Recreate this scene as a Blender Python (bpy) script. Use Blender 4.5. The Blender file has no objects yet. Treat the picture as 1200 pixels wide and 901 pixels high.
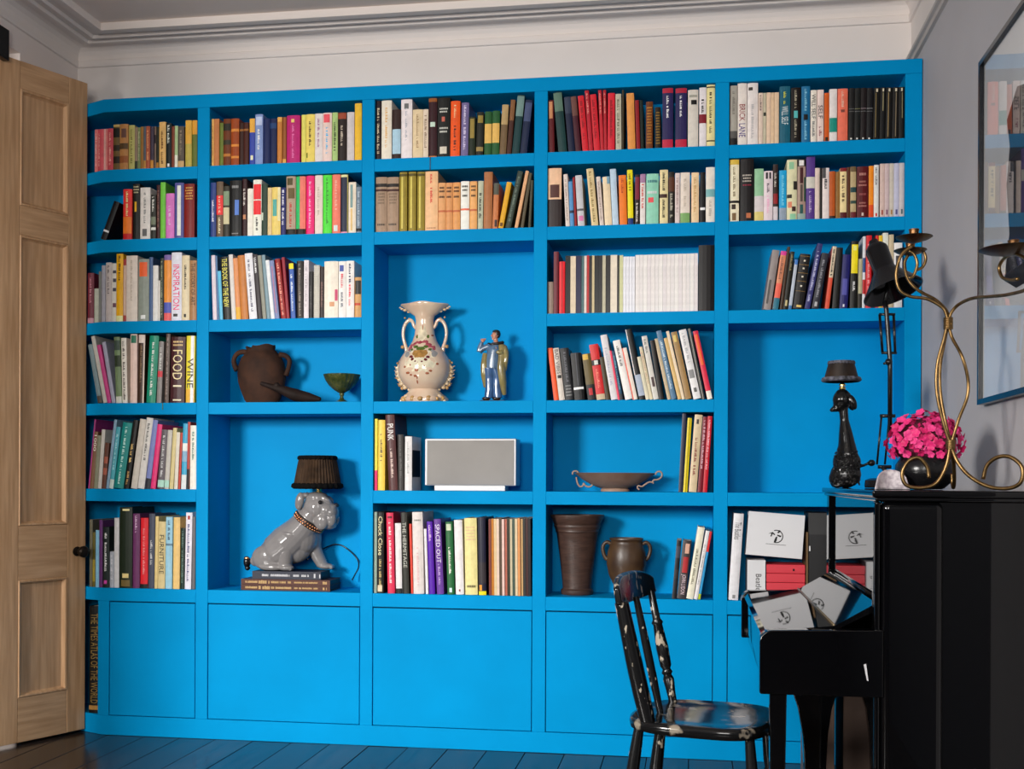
import bpy, bmesh, math, random
from mathutils import Matrix, Vector, Euler
random.seed(7)
SC = bpy.context.scene
COL = SC.collection
# ------------------------------------------------------------------ camera
F_PX, YAW, ROLL, PYC = 1341.937, math.radians(8.867), math.radians(0.24847), 561.16
CAM = Vector((2.0661, -4.57745, 1.10289))
cd = bpy.data.cameras.new('camera'); cam = bpy.data.objects.new('camera', cd); COL.objects.link(cam)
cd.sensor_fit = 'HORIZONTAL'; cd.sensor_width = 36.0; cd.lens = F_PX/1200*36.0
cd.shift_y = (PYC-450.5)/1200.0; cd.clip_start = 0.05; cd.clip_end = 60
cam.matrix_world = Matrix.Translation(CAM) @ Matrix.Rotation(YAW, 4, 'Z') @ Matrix.Rotation(math.pi/2, 4, 'X') @ Matrix.Rotation(ROLL, 4, 'Z')
SC.camera = cam
# ------------------------------------------------------------------ light
SC.view_settings.view_transform = 'Standard'; SC.view_settings.look = 'None'
SC.view_settings.gamma = 1.0; SC.view_settings.use_curve_mapping = False
SC.view_settings.exposure = 0.25
wd = bpy.data.worlds.new('sky'); SC.world = wd; wd.use_nodes = True
wd.node_tree.nodes['Background'].inputs[0].default_value = (0.75, 0.85, 1.0, 1)
wd.node_tree.nodes['Background'].inputs[1].default_value = 0.8
# room extents (metres): bookcase face is y = 0, x runs along it from the door to the grey wall
XL, XR, YB, ZC = -0.69, 2.94, 0.25, 3.05
XL2, YR = -3.0, -5.5
WINDOWS = [(-2.15, -0.95, 1.45, 2.65, 112.0, 80), (1.0, 2.3, 1.30, 2.70, 84.0, 180)]     # x0,x1,z0,z1,watts,spread: daylight through the sash windows
for (a, b, c, d, w, spr) in WINDOWS:
    ld = bpy.data.lights.new('window_daylight', 'AREA'); ld.shape = 'RECTANGLE'; ld.size = b-a; ld.size_y = d-c
    ld.energy = w; ld.color = (1.0, 0.965, 0.92); ld.spread = math.radians(spr)
    lo = bpy.data.objects.new('window_daylight', ld); COL.objects.link(lo)
    lo.location = ((a+b)/2, YR-0.16, (c+d)/2)
    aim = Vector((1.5, 0.0, -0.7)) if spr < 180 else Vector(((a+b)/2, 0.0, (c+d)/2))
    lo.rotation_euler = (aim-Vector(lo.location)).to_track_quat('-Z', 'Z').to_euler()
# ------------------------------------------------------------------ pixel -> place
def ray(px, py):
    a, b = px-600, py-PYC; c, s = math.cos(ROLL), math.sin(ROLL)
    u, v = (c*a+s*b)/F_PX, (-s*a+c*b)/F_PX
    return Vector((u*math.cos(YAW)-math.sin(YAW), u*math.sin(YAW)+math.cos(YAW), -v))
def on(ax, val, px, py):
    d = ray(px, py); return CAM + d*((val-CAM[ax])/d[ax])
def onY(y, px, py): return on(1, y, px, py)
def onZ(z, px, py): return on(2, z, px, py)
def onX(x, px, py): return on(0, x, px, py)
def proj(P):
    d = Vector(P)-CAM
    xr = d.x*math.cos(YAW)+d.y*math.sin(YAW); dep = -d.x*math.sin(YAW)+d.y*math.cos(YAW)
    u, v = F_PX*xr/dep, -F_PX*d.z/dep; c, s = math.cos(ROLL), math.sin(ROLL)
    return 600+c*u-s*v, PYC+s*u+c*v
class Crop:                      # a measured crop of the photograph: origin and magnification
    def __init__(s, ox, oy, k): s.ox, s.oy, s.k = ox, oy, k
    def px(s, zx, zy): return s.ox+zx/s.k, s.oy+zy/s.k
    def at(s, y, zx, zy): return onY(y, *s.px(zx, zy))
# ------------------------------------------------------------------ materials
def lin(c): return c/12.92 if c <= 0.04045 else ((c+0.055)/1.055)**2.4
def hexrgb(h, g=1.0):
    r = [lin(int(h[i:i+2], 16)/255.0) for i in (0, 2, 4)]
    return tuple(min(0.9, v*g) for v in r)
_M = {}
def mat(name, rgb, rough=0.5, metal=0.0, ior=1.45, noise=None, bump=None, coat=0.0, rgb2=None, stretch=None, trans=0.0):
    """procedural principled material; noise=(scale, amount) mottles the colour, bump=(scale, strength)"""
    if name in _M: return _M[name]
    if isinstance(rgb, str): rgb = hexrgb(rgb)
    if isinstance(rgb2, str): rgb2 = hexrgb(rgb2)
    m = bpy.data.materials.new(name); m.use_nodes = True; nt = m.node_tree; b = nt.nodes['Principled BSDF']
    b.inputs['Base Color'].default_value = (*rgb, 1); b.inputs['Roughness'].default_value = rough
    b.inputs['Metallic'].default_value = metal; b.inputs['IOR'].default_value = ior
    b.inputs['Coat Weight'].default_value = coat; b.inputs['Coat Roughness'].default_value = 0.05
    b.inputs['Transmission Weight'].default_value = trans
    if noise or bump:
        tc = nt.nodes.new('ShaderNodeTexCoord'); mp = nt.nodes.new('ShaderNodeMapping')
        nt.links.new(tc.outputs['Object'], mp.inputs['Vector'])
        if stretch: mp.inputs['Scale'].default_value = stretch
    if noise:
        n = nt.nodes.new('ShaderNodeTexNoise'); n.inputs['Scale'].default_value = noise[0]; n.inputs['Detail'].default_value = 6
        nt.links.new(mp.outputs[0], n.inputs['Vector'])
        r = nt.nodes.new('ShaderNodeValToRGB'); a = noise[1]
        c2 = rgb2 or tuple(max(0, v*(1-a)) for v in rgb); c1 = rgb if rgb2 else tuple(min(1, v*(1+a*0.5)) for v in rgb)
        lo, hi = (noise[2], noise[3]) if len(noise) > 3 else (0.3, 0.7)
        r.color_ramp.elements[0].position = lo; r.color_ramp.elements[1].position = hi
        r.color_ramp.elements[0].color = (*c2, 1); r.color_ramp.elements[1].color = (*c1, 1)
        nt.links.new(n.outputs['Fac'], r.inputs['Fac']); nt.links.new(r.outputs['Color'], b.inputs['Base Color'])
    if bump:
        n2 = nt.nodes.new('ShaderNodeTexNoise'); n2.inputs['Scale'].default_value = bump[0]; n2.inputs['Detail'].default_value = 4
        nt.links.new(mp.outputs[0], n2.inputs['Vector'])
        bp = nt.nodes.new('ShaderNodeBump'); bp.inputs['Strength'].default_value = bump[1]; bp.inputs['Distance'].default_value = 0.004
        nt.links.new(n2.outputs['Fac'], bp.inputs['Height']); nt.links.new(bp.outputs[0], b.inputs['Normal'])
    _M[name] = m
    return m
BLUE = mat('blue_paint', (0.0, 0.28, 0.62), 0.5, ior=1.11, noise=(3.0, 0.08), bump=(60, 0.03))
WHITEP = mat('warm_white_plaster', (0.84, 0.775, 0.735), 0.8, noise=(2.0, 0.05))
CEILP = mat('ceiling_paint', (0.88, 0.77, 0.70), 0.85, noise=(1.5, 0.05))
GREYP = mat('grey_wall_paint', (0.48, 0.465, 0.48), 0.75, noise=(2.5, 0.06))
PINE = mat('stripped_pine', (0.64, 0.39, 0.21), 0.5, noise=(7.0, 0.4, 0.35, 0.7), rgb2=(0.47, 0.265, 0.125), stretch=(9, 9, 0.55), bump=(20, 0.06))
PINE2 = mat('stripped_pine_crossgrain', (0.63, 0.385, 0.21), 0.5, noise=(7.0, 0.4, 0.35, 0.7), rgb2=(0.47, 0.27, 0.13), stretch=(0.7, 0.7, 9), bump=(20, 0.06))
PIANO = mat('black_piano_polish', (0.002, 0.002, 0.0025), 0.03, ior=1.5)
BLACKM = mat('black_enamel', (0.006, 0.006, 0.007), 0.25)
BRASS = mat('aged_brass', (0.30, 0.185, 0.075), 0.38, metal=1.0, noise=(40, 0.5))
PAGES = mat('book_pages', (0.62, 0.55, 0.43), 0.85, noise=(90, 0.15), stretch=(60, 1, 1))
# ------------------------------------------------------------------ mesh building
class MB:
    def __init__(s): s.v = []; s.f = []
    def add(s, vs, fs):
        o = len(s.v); s.v += [tuple(v) for v in vs]; s.f += [tuple(i+o for i in f) for f in fs]; return s
    def box(s, x0, x1, y0, y1, z0, z1):
        return s.add([(x0,y0,z0),(x1,y0,z0),(x1,y1,z0),(x0,y1,z0),(x0,y0,z1),(x1,y0,z1),(x1,y1,z1),(x0,y1,z1)],
                     [(0,3,2,1),(4,5,6,7),(0,1,5,4),(1,2,6,5),(2,3,7,6),(3,0,4,7)])
    def prism(s, poly, a0, a1, axis='z'):          # poly: 2-D points extruded along axis
        n = len(poly)
        def P(p, a): return {'z': (p[0], p[1], a), 'y': (p[0], a, p[1]), 'x': (a, p[0], p[1])}[axis]
        vs = [P(p, a0) for p in poly]+[P(p, a1) for p in poly]
        fs = [tuple(range(n-1, -1, -1)), tuple(range(n, 2*n))]+[(i, (i+1) % n, n+(i+1) % n, n+i) for i in range(n)]
        return s.add(vs, fs)
    def lathe(s, prof, seg=32, c=(0, 0, 0), fn=None):  # prof: (radius, z)
        vs, fs = [], []
        for (r, z) in prof:
            for k in range(seg):
                a = 2*math.pi*k/seg; rr = r*(fn(a, z) if fn else 1)
                vs.append((c[0]+rr*math.cos(a), c[1]+rr*math.sin(a), c[2]+z))
        for i in range(len(prof)-1):
            for k in range(seg):
                fs.append((i*seg+k, i*seg+(k+1) % seg, (i+1)*seg+(k+1) % seg, (i+1)*seg+k))
        fs.append(tuple(range(seg-1, -1, -1))); m = (len(prof)-1)*seg; fs.append(tuple(range(m, m+seg)))
        return s.add(vs, fs)
    def tube(s, pts, rad, seg=10, closed=False, smooth=4):
        pts = [Vector(p) for p in pts]
        if smooth and len(pts) > 2: pts, rad = spline(pts, rad, smooth)
        n = len(pts); R = rad if isinstance(rad, (list, tuple)) else [rad]*n
        T = [(pts[min(i+1, n-1)]-pts[max(i-1, 0)]).normalized() for i in range(n)]
        u = T[0].orthogonal().normalized(); vs, fs = [], []
        for i in range(n):
            u = (u-T[i]*u.dot(T[i])).normalized(); w = T[i].cross(u)
            for k in range(seg):
                a = 2*math.pi*k/seg; vs.append(pts[i]+(u*math.cos(a)+w*math.sin(a))*R[i])
        for i in range(n-1):
            for k in range(seg):
                fs.append((i*seg+k, i*seg+(k+1) % seg, (i+1)*seg+(k+1) % seg, (i+1)*seg+k))
        fs.append(tuple(range(seg-1, -1, -1))); fs.append(tuple(range((n-1)*seg, n*seg)))
        return s.add(vs, fs)
    def ell(s, c, r, rot=None, seg=16, rings=10):
        vs, fs = [], []; M3 = Euler(rot).to_matrix() if rot else Matrix.Identity(3)
        for i in range(rings+1):
            t = math.pi*i/rings
            for k in range(seg):
                a = 2*math.pi*k/seg
                vs.append(Vector(c)+M3 @ Vector((r[0]*math.sin(t)*math.cos(a), r[1]*math.sin(t)*math.sin(a), r[2]*math.cos(t))))
        for i in range(rings):
            for k in range(seg):
                fs.append((i*seg+k, (i+1)*seg+k, (i+1)*seg+(k+1) % seg, i*seg+(k+1) % seg))
        return s.add(vs, fs)
    def mesh(s, name, smooth=False):
        me = bpy.data.meshes.new(name); me.from_pydata(s.v, [], s.f); me.update()
        bm = bmesh.new(); bm.from_mesh(me); bmesh.ops.remove_doubles(bm, verts=bm.verts, dist=1e-6)
        bmesh.ops.recalc_face_normals(bm, faces=bm.faces); bm.to_mesh(me); bm.free()
        if smooth: me.polygons.foreach_set('use_smooth', [True]*len(me.polygons))
        return me
    def build(s, name, m, parent=None, smooth=False, bevel=0, sharp=None, seg=2):
        o = bpy.data.objects.new(name, s.mesh(name, smooth)); COL.objects.link(o)
        if m: o.data.materials.append(m)
        if parent is not None: attach(o, parent)
        if bevel:
            b = o.modifiers.new('bevel', 'BEVEL'); b.width = bevel; b.segments = seg; b.limit_method = 'ANGLE'; b.angle_limit = math.radians(35)
            o.data.polygons.foreach_set('use_smooth', [True]*len(o.data.polygons))
            w = o.modifiers.new('wn', 'WEIGHTED_NORMAL'); w.keep_sharp = False
        elif smooth and sharp is not None:
            o.data.set_sharp_from_angle(angle=math.radians(sharp))
        return o
def spline(pts, rad, k):
    R = rad if isinstance(rad, (list, tuple)) else [rad]*len(pts)
    P = [pts[0]*2-pts[1]]+pts+[pts[-1]*2-pts[-2]]; out, ro = [], []
    for i in range(1, len(P)-2):
        for j in range(k):
            t = j/k; a, b, c, d = P[i-1], P[i], P[i+1], P[i+2]
            out.append(0.5*((2*b)+(c-a)*t+(2*a-5*b+4*c-d)*t*t+(3*b-a-3*c+d)*t**3)); ro.append(R[i-1]*(1-t)+R[i]*t)
    out.append(pts[-1]); ro.append(R[-1]); return out, ro
def wm(o): return (wm(o.parent) @ o.matrix_parent_inverse @ o.matrix_basis) if o.parent else o.matrix_basis.copy()
def attach(o, parent):
    o.parent = parent; o.matrix_parent_inverse = wm(parent).inverted()
def tag(o, label, cat, group=None):
    o['label'] = label; o['category'] = cat
    if group: o['group'] = group
    return o
def thing(name, loc, label, cat, group=None):
    o = bpy.data.objects.new(name, None); COL.objects.link(o); o.location = loc; o.empty_display_size = 0.05
    return tag(o, label, cat, group)
def struct(o, label=None):
    o['kind'] = 'structure'
    if label: o['label'] = label
    return o
def remesh(o, vox, sm=6):
    r = o.modifiers.new('remesh', 'REMESH'); r.mode = 'VOXEL'; r.voxel_size = vox; r.use_smooth_shade = True
    s = o.modifiers.new('smooth', 'SMOOTH'); s.iterations = sm; s.factor = 0.5
    return o
def text_mesh(txt, name):
    cu = bpy.data.curves.new('lettering', 'FONT'); cu.body = txt; cu.size = 1; cu.fill_mode = 'FRONT'; cu.resolution_u = 2
    o = bpy.data.objects.new('lettering', cu); COL.objects.link(o); bpy.context.view_layer.update()
    me = bpy.data.meshes.new_from_object(o.evaluated_get(bpy.context.evaluated_depsgraph_get()))
    bpy.data.objects.remove(o); bpy.data.curves.remove(cu)
    xs = [v.co.x for v in me.vertices]; ys = [v.co.y for v in me.vertices]
    x0, x1, y0, y1 = min(xs), max(xs), min(ys), max(ys)
    for v in me.vertices: v.co = ((v.co.x-x0)/(x1-x0), (v.co.y-y0)/(y1-y0), 0)
    me.name = name
    return me          # fills the unit square
# ------------------------------------------------------------------ the room
o = MB().box(XL2-0.1, XR+0.1, YR-0.3, YB+0.1, -0.06, -0.02).build('floor', mat('floor_underlay', (0.02, 0.015, 0.012), 0.8)); FLOOR = struct(o)
plank_m = [mat('dark_stained_plank_%d' % i, c, 0.2, noise=(5, 0.5), stretch=(6, 0.6, 6), bump=(30, 0.08)) for i, c in enumerate([(0.035, 0.024, 0.018), (0.05, 0.032, 0.022), (0.026, 0.019, 0.016)])]
# floorboards run from the windows towards the bookcase
x = XL2; k = 0
while x < XR:
    w = 0.158+0.012*random.random(); x1 = min(x+w, XR)
    MB().box(x+0.0015, x1-0.0015, YR, YB, -0.02, random.uniform(-0.0012, 0.0)).build('floorboard', plank_m[k % 3 if random.random() < .7 else 0], FLOOR, bevel=0.0015)
    x = x1; k += 1
struct(MB().box(XL2-0.1, XR+0.1, YR-0.3, YB+0.1, ZC, ZC+0.06).build('ceiling', CEILP))
struct(MB().box(XL-0.1, XR+0.1, YB, YB+0.1, 0, ZC).build('wall_back', WHITEP))
LWALL = mat('pale_grey_wall_paint', (0.86, 0.77, 0.725), 0.8, noise=(2, 0.05))
wl = MB().box(XL-0.1, XL, -0.2, YB, 0, ZC).box(XL-0.1, XL, -1.2, -0.2, 2.86, ZC).box(XL-0.1, XL, -1.9, -1.2, 0, ZC).build('wall_left', LWALL); struct(wl)
struct(MB().box(XL2-0.1, XL2, YR, YB, 0, ZC).build('wall_left_far', GREYP))
struct(MB().box(XL2, XL-0.1, YB-0.05, YB, 0, ZC).build('wall_back_left', GREYP))
struct(MB().box(XR, XR+0.1, -2.05, YB, 0, 2.775).build('wall_right', GREYP))
struct(MB().box(XR, XR+0.1, YR, -2.05, 0, 2.775).build('wall_right_rear', mat('low_bounce_dark_wall', (0.035, 0.04, 0.055), 0.8)))  # unseen stretch of wall, coloured dark so the piano's side reflects black
struct(MB().box(XR, XR+0.1, YR, YB, 2.775, ZC).build('wall_right_frieze', WHITEP))
# rear wall with two sash windows
mb = MB(); xs = XL2
for (a, b, c, d, w, spr) in WINDOWS:
    mb.box(xs, a, YR-0.12, YR, 0, ZC); mb.box(a, b, YR-0.12, YR, 0, c); mb.box(a, b, YR-0.12, YR, d, ZC); xs = b
mb.box(xs, XR, YR-0.12, YR, 0, ZC); struct(mb.build('wall_rear', mat('low_bounce_dark_wall', (0.035, 0.04, 0.055), 0.8)))  # unseen rear wall, darkened to cut bounce and reflections in the piano
sash = mat('white_window_paint', (0.7, 0.69, 0.66), 0.4); pane_m = mat('window_glass', (1, 1, 1), 0.0, trans=1.0, ior=1.02)
for i, (a, b, c, d, w, spr) in enumerate(WINDOWS):
    m = (a+b)/2; zz = (c+d)/2
    wo = MB().box(a, a+0.06, YR-0.1, YR-0.04, c, d).box(b-0.06, b, YR-0.1, YR-0.04, c, d).box(a, b, YR-0.1, YR-0.04, c, c+0.08).box(a, b, YR-0.1, YR-0.04, d-0.06, d).box(a, b, YR-0.1, YR-0.04, zz-0.025, zz+0.025).build('window_%d' % (i+1), sash)
    struct(wo)
    MB().box(m-0.012, m+0.012, YR-0.09, YR-0.05, c, d).build('glazing_bar', sash, wo)
    MB().box(a-0.06, b+0.06, YR-0.1, YR+0.06, c-0.04, c).build('window_sill', sash, wo)
# cornice: a swept profile (distance from wall, height)
PROF = [(0, 2.955), (0.010, 2.957), (0.012, 2.966), (0.012, 2.984), (0.006, 2.988), (0.010, 3.006), (0.018, 3.022), (0.034, 3.035), (0.062, 3.041), (0.064, 3.033), (0.092, 3.033), (0.098, 3.022), (0.112, 3.022), (0.118, 3.034), (0.146, 3.034), (0.150, 3.022), (0.166, 3.020), (0.172, 3.032), (0.214, 3.030), (0.220, 3.018), (0.250, 3.018), (0.250, ZC), (0, ZC)]
def cornice(name, path):       # path: (fn(p,z)->xyz) at both mitred ends
    n = len(PROF); vs = [path(0, p, z) for p, z in PROF]+[path(1, p, z) for p, z in PROF]
    fs = [tuple(range(n-1, -1, -1)), tuple(range(n, 2*n))]+[(i, (i+1) % n, n+(i+1) % n, n+i) for i in range(n)]
    return struct(MB().add(vs, fs).build(name, mat('cornice_plaster', (0.86, 0.785, 0.74), 0.75)))
cornice('trim_1', lambda e, p, z: ((XL+p) if e == 0 else (XR-p), YB-p, z))
cornice('trim_2', lambda e, p, z: (XL+p, (YB-p) if e == 0 else -1.9, z))
cornice('trim_3', lambda e, p, z: (XR-p, (YB-p) if e == 0 else YR, z))
struct(MB().prism([(XR, 2.765), (XR-0.012, 2.768), (XR-0.014, 2.785), (XR-0.024, 2.79), (XR-0.026, 2.80), (XR-0.012, 2.806), (XR, 2.81)], YR, YB, 'y').build('trim_4', mat('picture_rail_paint', (0.5, 0.46, 0.43), 0.6)))
# ------------------------------------------------------------------ the bookcase
TOPS = [2.666, 2.367, 2.066, 1.718, 1.370, 1.000]; BOTS = [2.419, 2.119, 1.769, 1.420, 1.053, 0.629]
UX = [(0, 0.054), (0.719, 0.772), (1.437, 1.491), (2.156, 2.210), (2.875, 2.937)]
COLX = [(XL, 0.0), (0.054, 0.719), (0.772, 1.437), (1.491, 2.156), (2.210, 2.875)]
YI = 0.232
CASE = thing('bookcase', (1.1, 0.1, 0), 'bright blue painted wall-to-wall bookcase with five bays and cupboards below', 'bookcase')
MB().box(XL+0.001, 2.937, YI, YB-0.001, 0.0, 2.722).build('back_panel', BLUE, CASE)
for (a, b) in UX: MB().box(a, b, 0.0, YI, 0.083, 2.666).build('upright', BLUE, CASE, bevel=0.002)
CH = [(XL+0.002, YI), (XL+0.002, 0.12), (-0.425, 0.0)]
MB().prism(CH+[(2.937, 0.0), (2.937, YI)], 2.666, 2.722).build('top_board', BLUE, CASE, bevel=0.002)
MERGE = {(1, 4), (2, 2), (4, 3)}     # bays where the board under row r is left out
for c in range(5):
    for r in range(6):
        if (c, r) in MERGE: continue
        z0 = TOPS[r+1] if r < 5 else 0.5735; z1 = BOTS[r]; a, b = COLX[c]
        if c == 0: MB().prism(CH+[(0.0, 0.0), (0.0, YI)], z0, z1).build('shelf', BLUE, CASE, bevel=0.0015)
        else: MB().box(a, b, 0.0006, YI, z0, z1).build('shelf', BLUE, CASE, bevel=0.0015)
# base: plinth, frame and inset cupboard doors
DZ0, DZ1 = 0.086, 0.5735
MB().prism([(XL+0.002, YI), (XL+0.002, 0.12), (-0.425, 0.0), (2.937, 0.0), (2.937, YI)], 0.0, DZ0-0.003).build('plinth', BLUE, CASE, bevel=0.002)
MB().prism([(-0.447, YI), (-0.447, 0.010), (-0.425, 0.0), (-0.391, 0.0), (-0.391, YI)], DZ0-0.003, 0.5735).build('stile', BLUE, CASE, bevel=0.0015)
for c in range(5):
    a, b = COLX[c]
    if c == 0: a = -0.391
    g = 0.0032
    d = MB().box(a+g, b-g, 0.0015, 0.021, DZ0+g-0.003, DZ1-g-0.002).build('cupboard_door', BLUE, CASE, bevel=0.0012)
    MB().box(a, b, 0.03, 0.034, DZ0-0.003, DZ1).build('gap_shade_sheet', mat('gap_shade_blue', (0.0, 0.02, 0.08), 0.6), CASE)  # added dark sheet: paints the shade seen in the gaps round the doors
# ------------------------------------------------------------------ books
# one line per book, measured in a magnified crop: left, right (at the shelf), top, lean of the top, colour, then marks on the spine:
#   b:z0:z1:hex band   p:z0:z1:x0:x1:hex patch   t:z0:z1:hex illegible lettering   T:z0:z1:hex:WORDS   h:z0:z1:hex lettering across   c:z0:z1:hex print on the cover   m magazine   r record
SHELVES = {}
def S(bay, row, ox, oy, k, txt): SHELVES[(bay, row)] = (Crop(ox, oy, k), [l.split() for l in txt.strip().splitlines()])
S(0, 0, 95, 105, 8, '''
128 156 375 0 c97a78 t:.1:.9:e0b0a8
157 184 374 0 b8555e t:.1:.9:d89890
185 212 372 0 c46068
213 228 370 0 d8a09a
229 248 368 0 c9807c
249 300 366 0 b4515a t:.1:.9:d89890
302 362 330 0 6c5a3a b:.72:.92:22241e b:.42:.55:3a3226 b:.15:.3:332a22 b:.95:1:b09a68
363 440 325 0 a07a50 p:.7:.9:.2:.8:6a5048 b:.45:.58:5a4830 b:.15:.3:8a5a38
442 502 335 0 a5a06a t:.1:.9:7a7648
503 530 355 0 8a7a6a b:0:.2:3a4234
531 556 355 0 6f7a58 t:.2:.9:a8a888
557 584 348 0 8a6a3a
585 608 345 0 5a6068 b:0:.2:a88048
609 645 345 0 9a5a44 t:.2:.9:c8906a
650 680 348 0 4a4250 b:0:.2:b08040
681 703 346 0 7a6a60 b:.6:.8:3a3034
704 726 350 0 2e3226 b:0:.15:a07838
732 794 305 0 c8a06c t:.1:.8:6a4a28
796 846 315 0 1e2a2c t:.55:.95:c8ccc0 p:.03:.1:.3:.7:e8e8e0
850 876 345 0 7a4838
878 906 340 0 9ab088 b:0:.3:d0d4c0
908 965 345 0 5e564e b:0:.16:b89870 t:.3:.9:8a8070
978 1036 290 0 a89a54 b:.5:1:c89a48
1037 1088 290 0 66703c b:.7:1:c89240
''')
S(0, 1, 95, 195, 8, '''
180 236 320 135 16161a b:.2:.25:d8d8d8
395 475 215 0 d2403c b:0:.12:b02a30 b:.12:.45:e07830 t:.45:.95:f0c890
480 550 165 0 23231f h:.82:.97:b8b090 p:.5:.68:.3:.6:d0a030
555 648 200 0 cfcac4 t:.3:.9:8a8a88 p:.06:.2:.25:.7:6a6a6a
655 700 265 0 3a3c36 b:.2:.26:d0d0c8 b:.32:.5:7a8070 t:.6:.95:c8c8c0
708 740 175 0 4a2a2c t:.2:.9:8a6a60
744 790 150 0 74b84e
795 873 255 0 c878b4 t:.3:.75:e8b8dc
878 962 155 0 5c5c8e p:.05:.95:.3:.72:d8d4cc
966 1062 165 0 7c2622 h:.7:.95:c89858
''')
S(0, 2, 95, 285, 8, '''
62 120 280 0 6e2a3c b:0:.1:b08a94 t:.4:.9:b07a84
124 164 425 0 a8aca0
165 188 265 0 7a7c78
192 226 208 0 9a9aa2
228 284 182 0 b6aca8 t:.45:.95:7a7474
286 328 190 0 c8c4bc p:.83:.88:.3:1:4a4a5a p:.68:.74:.3:1:4a4a5a p:.52:.58:.3:1:4a4a5a p:.25:.32:.3:1:6a4a5a
331 393 100 0 dca41c b:0:.09:e8d8a0 t:.6:.97:6a4a10
396 422 150 0 9c4440 b:.1:.9:c4a898
424 528 118 0 ccc0b4 t:.3:.95:b0a498
538 636 150 0 8a9088 p:.72:.95:.1:.85:e0683a p:.04:.1:.25:.7:d8dcd8
638 672 132 0 51688a
674 722 210 0 d6d4d0
724 740 350 0 cfcac2
741 772 140 0 30382c t:.05:.95:9aa08a
778 845 110 0 e0904a b:0:.12:d86a6a b:.12:.28:5a64a8 b:.92:1:7a6a9a
848 942 88 0 cfd0da T:.16:.82:e04878:INSPIRATION p:.06:.1:.2:.65:4a4a4a
944 1016 115 0 cfc0a0 t:.45:.85:5a5448 p:.05:.1:.3:.6:3a3630
1018 1082 162 0 9c7a58 T:.25:.95:4a3624:THE_STORY_OF_ART
''')
S(0, 3, 95, 380, 8, '''
158 200 185 -95 7c8c90 b:0:.12:5a5048
210 246 108 -118 b8b4ac
248 284 190 -105 bc4c86
290 325 162 -95 a0a0b0
330 384 118 -22 7a8c6c b:.55:.72:3a4832 b:.8:.95:4a5a50 b:0:.1:d0d0c4
388 436 128 -12 ded8cc t:.05:.95:6a6460
462 524 92 0 dcc0b4 p:.87:.98:.1:.9:3a7a64
528 588 98 15 4a3426 b:.88:1:d8c8bc t:.3:.85:8a7458 p:0:.88:.8:1:d8c8b8
612 697 105 34 1a8c74 t:.1:.92:d8e8d8
708 752 160 26 8a8684 b:.42:.52:c84a54 t:.55:.9:c8c8c4
782 820 90 18 645650 t:.05:.95:9a8e88
836 968 118 12 4a1c24 T:.35:.8:e8d0a0:FOOD p:.24:.265:.2:.8:e8d8b8 p:.03:.05:.2:.8:e8d8b8 h:.85:.95:d8b888
982 1062 108 10 d8c84c b:0:.2:d8a850 T:.22:.66:4a4010:WINE p:0:1:.55:.9:f0ece0
''')
S(0, 4, 95, 480, 8, '''
66 80 90 60 9c3a7c
82 118 205 30 806048 T:.66:.94:e8e0d0:1000
120 156 240 34 8a8a78
158 190 185 38 c8c4bc
194 230 310 35 6e4a3c b:.55:.7:a86a58 b:.3:.45:a86a58
234 260 92 78 8aa4b8
264 302 160 70 5ca8b4 b:0:.15:c8d8d0 t:.3:.9:a8d8e0
308 396 115 88 1c8c88 t:.05:.95:b8e0d8
404 448 95 90 1e1a18 t:.35:.65:e8c080 t:.05:.25:b89868
468 525 85 88 c4bcb0
530 592 72 84 d0ccc6 t:.4:.92:7a7a78
600 646 95 55 8088b4 b:0:.15:3a3a44
652 698 135 48 d8407c
716 776 185 38 6a6468 t:.2:.9:c8c8c8 b:.03:.15:a8d0c0
780 822 190 34 b8b4ac b:.03:.15:a8d0c0
828 864 170 32 c8b88c
872 905 212 24 cfc8b8
906 930 215 14 b44c3c
938 985 130 6 4aa0c0 b:0:.22:d0d8d8 b:.42:.58:88a8c0 b:.58:.7:d8dcd8
988 1012 115 6 a8483a b:0:.3:2a2a2c
1020 1080 148 3 dcd8cc t:.45:.9:6a8a80
''')
S(0, 5, 95, 585, 8, '''
78 106 190 0 6e6a58
108 132 310 0 6c6428 b:.1:.5:9a8c38
136 168 290 0 88b4d0
170 200 195 0 6a3a74
205 262 260 0 20302f t:.25:.9:e0e0e0 p:.06:.12:.2:.7:c050a0
265 308 490 0 a8acb4 t:.2:.9:d0d0d4
311 355 175 0 cfcfd0
360 478 75 0 22321f p:.955:.98:.25:.8:e0d4a0 p:.125:.18:.25:.75:d8c48c p:.02:.1:.15:.85:7a6a40
484 548 135 4 74426c t:.74:.97:c8a8c0
556 624 175 6 d8303c b:0:.06:2a2a2c t:.15:.85:f09090
630 684 135 10 565a6a t:.3:.66:c8c8c8
688 716 160 12 d8c08c
720 785 208 10 d0bc90 T:.22:.8:4a4638:FURNITURE
790 852 165 8 98c0d4 t:.68:.95:4a6478 b:.6:.63:6a8494
862 922 170 8 dcb880
926 968 270 8 1f3b36 t:.1:.95:6a8078
972 1030 125 14 dad6e0 t:.1:.85:6a6a88 p:.91:.96:.3:.7:a04040
1038 1068 165 4 6c6c70
''')
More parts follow.
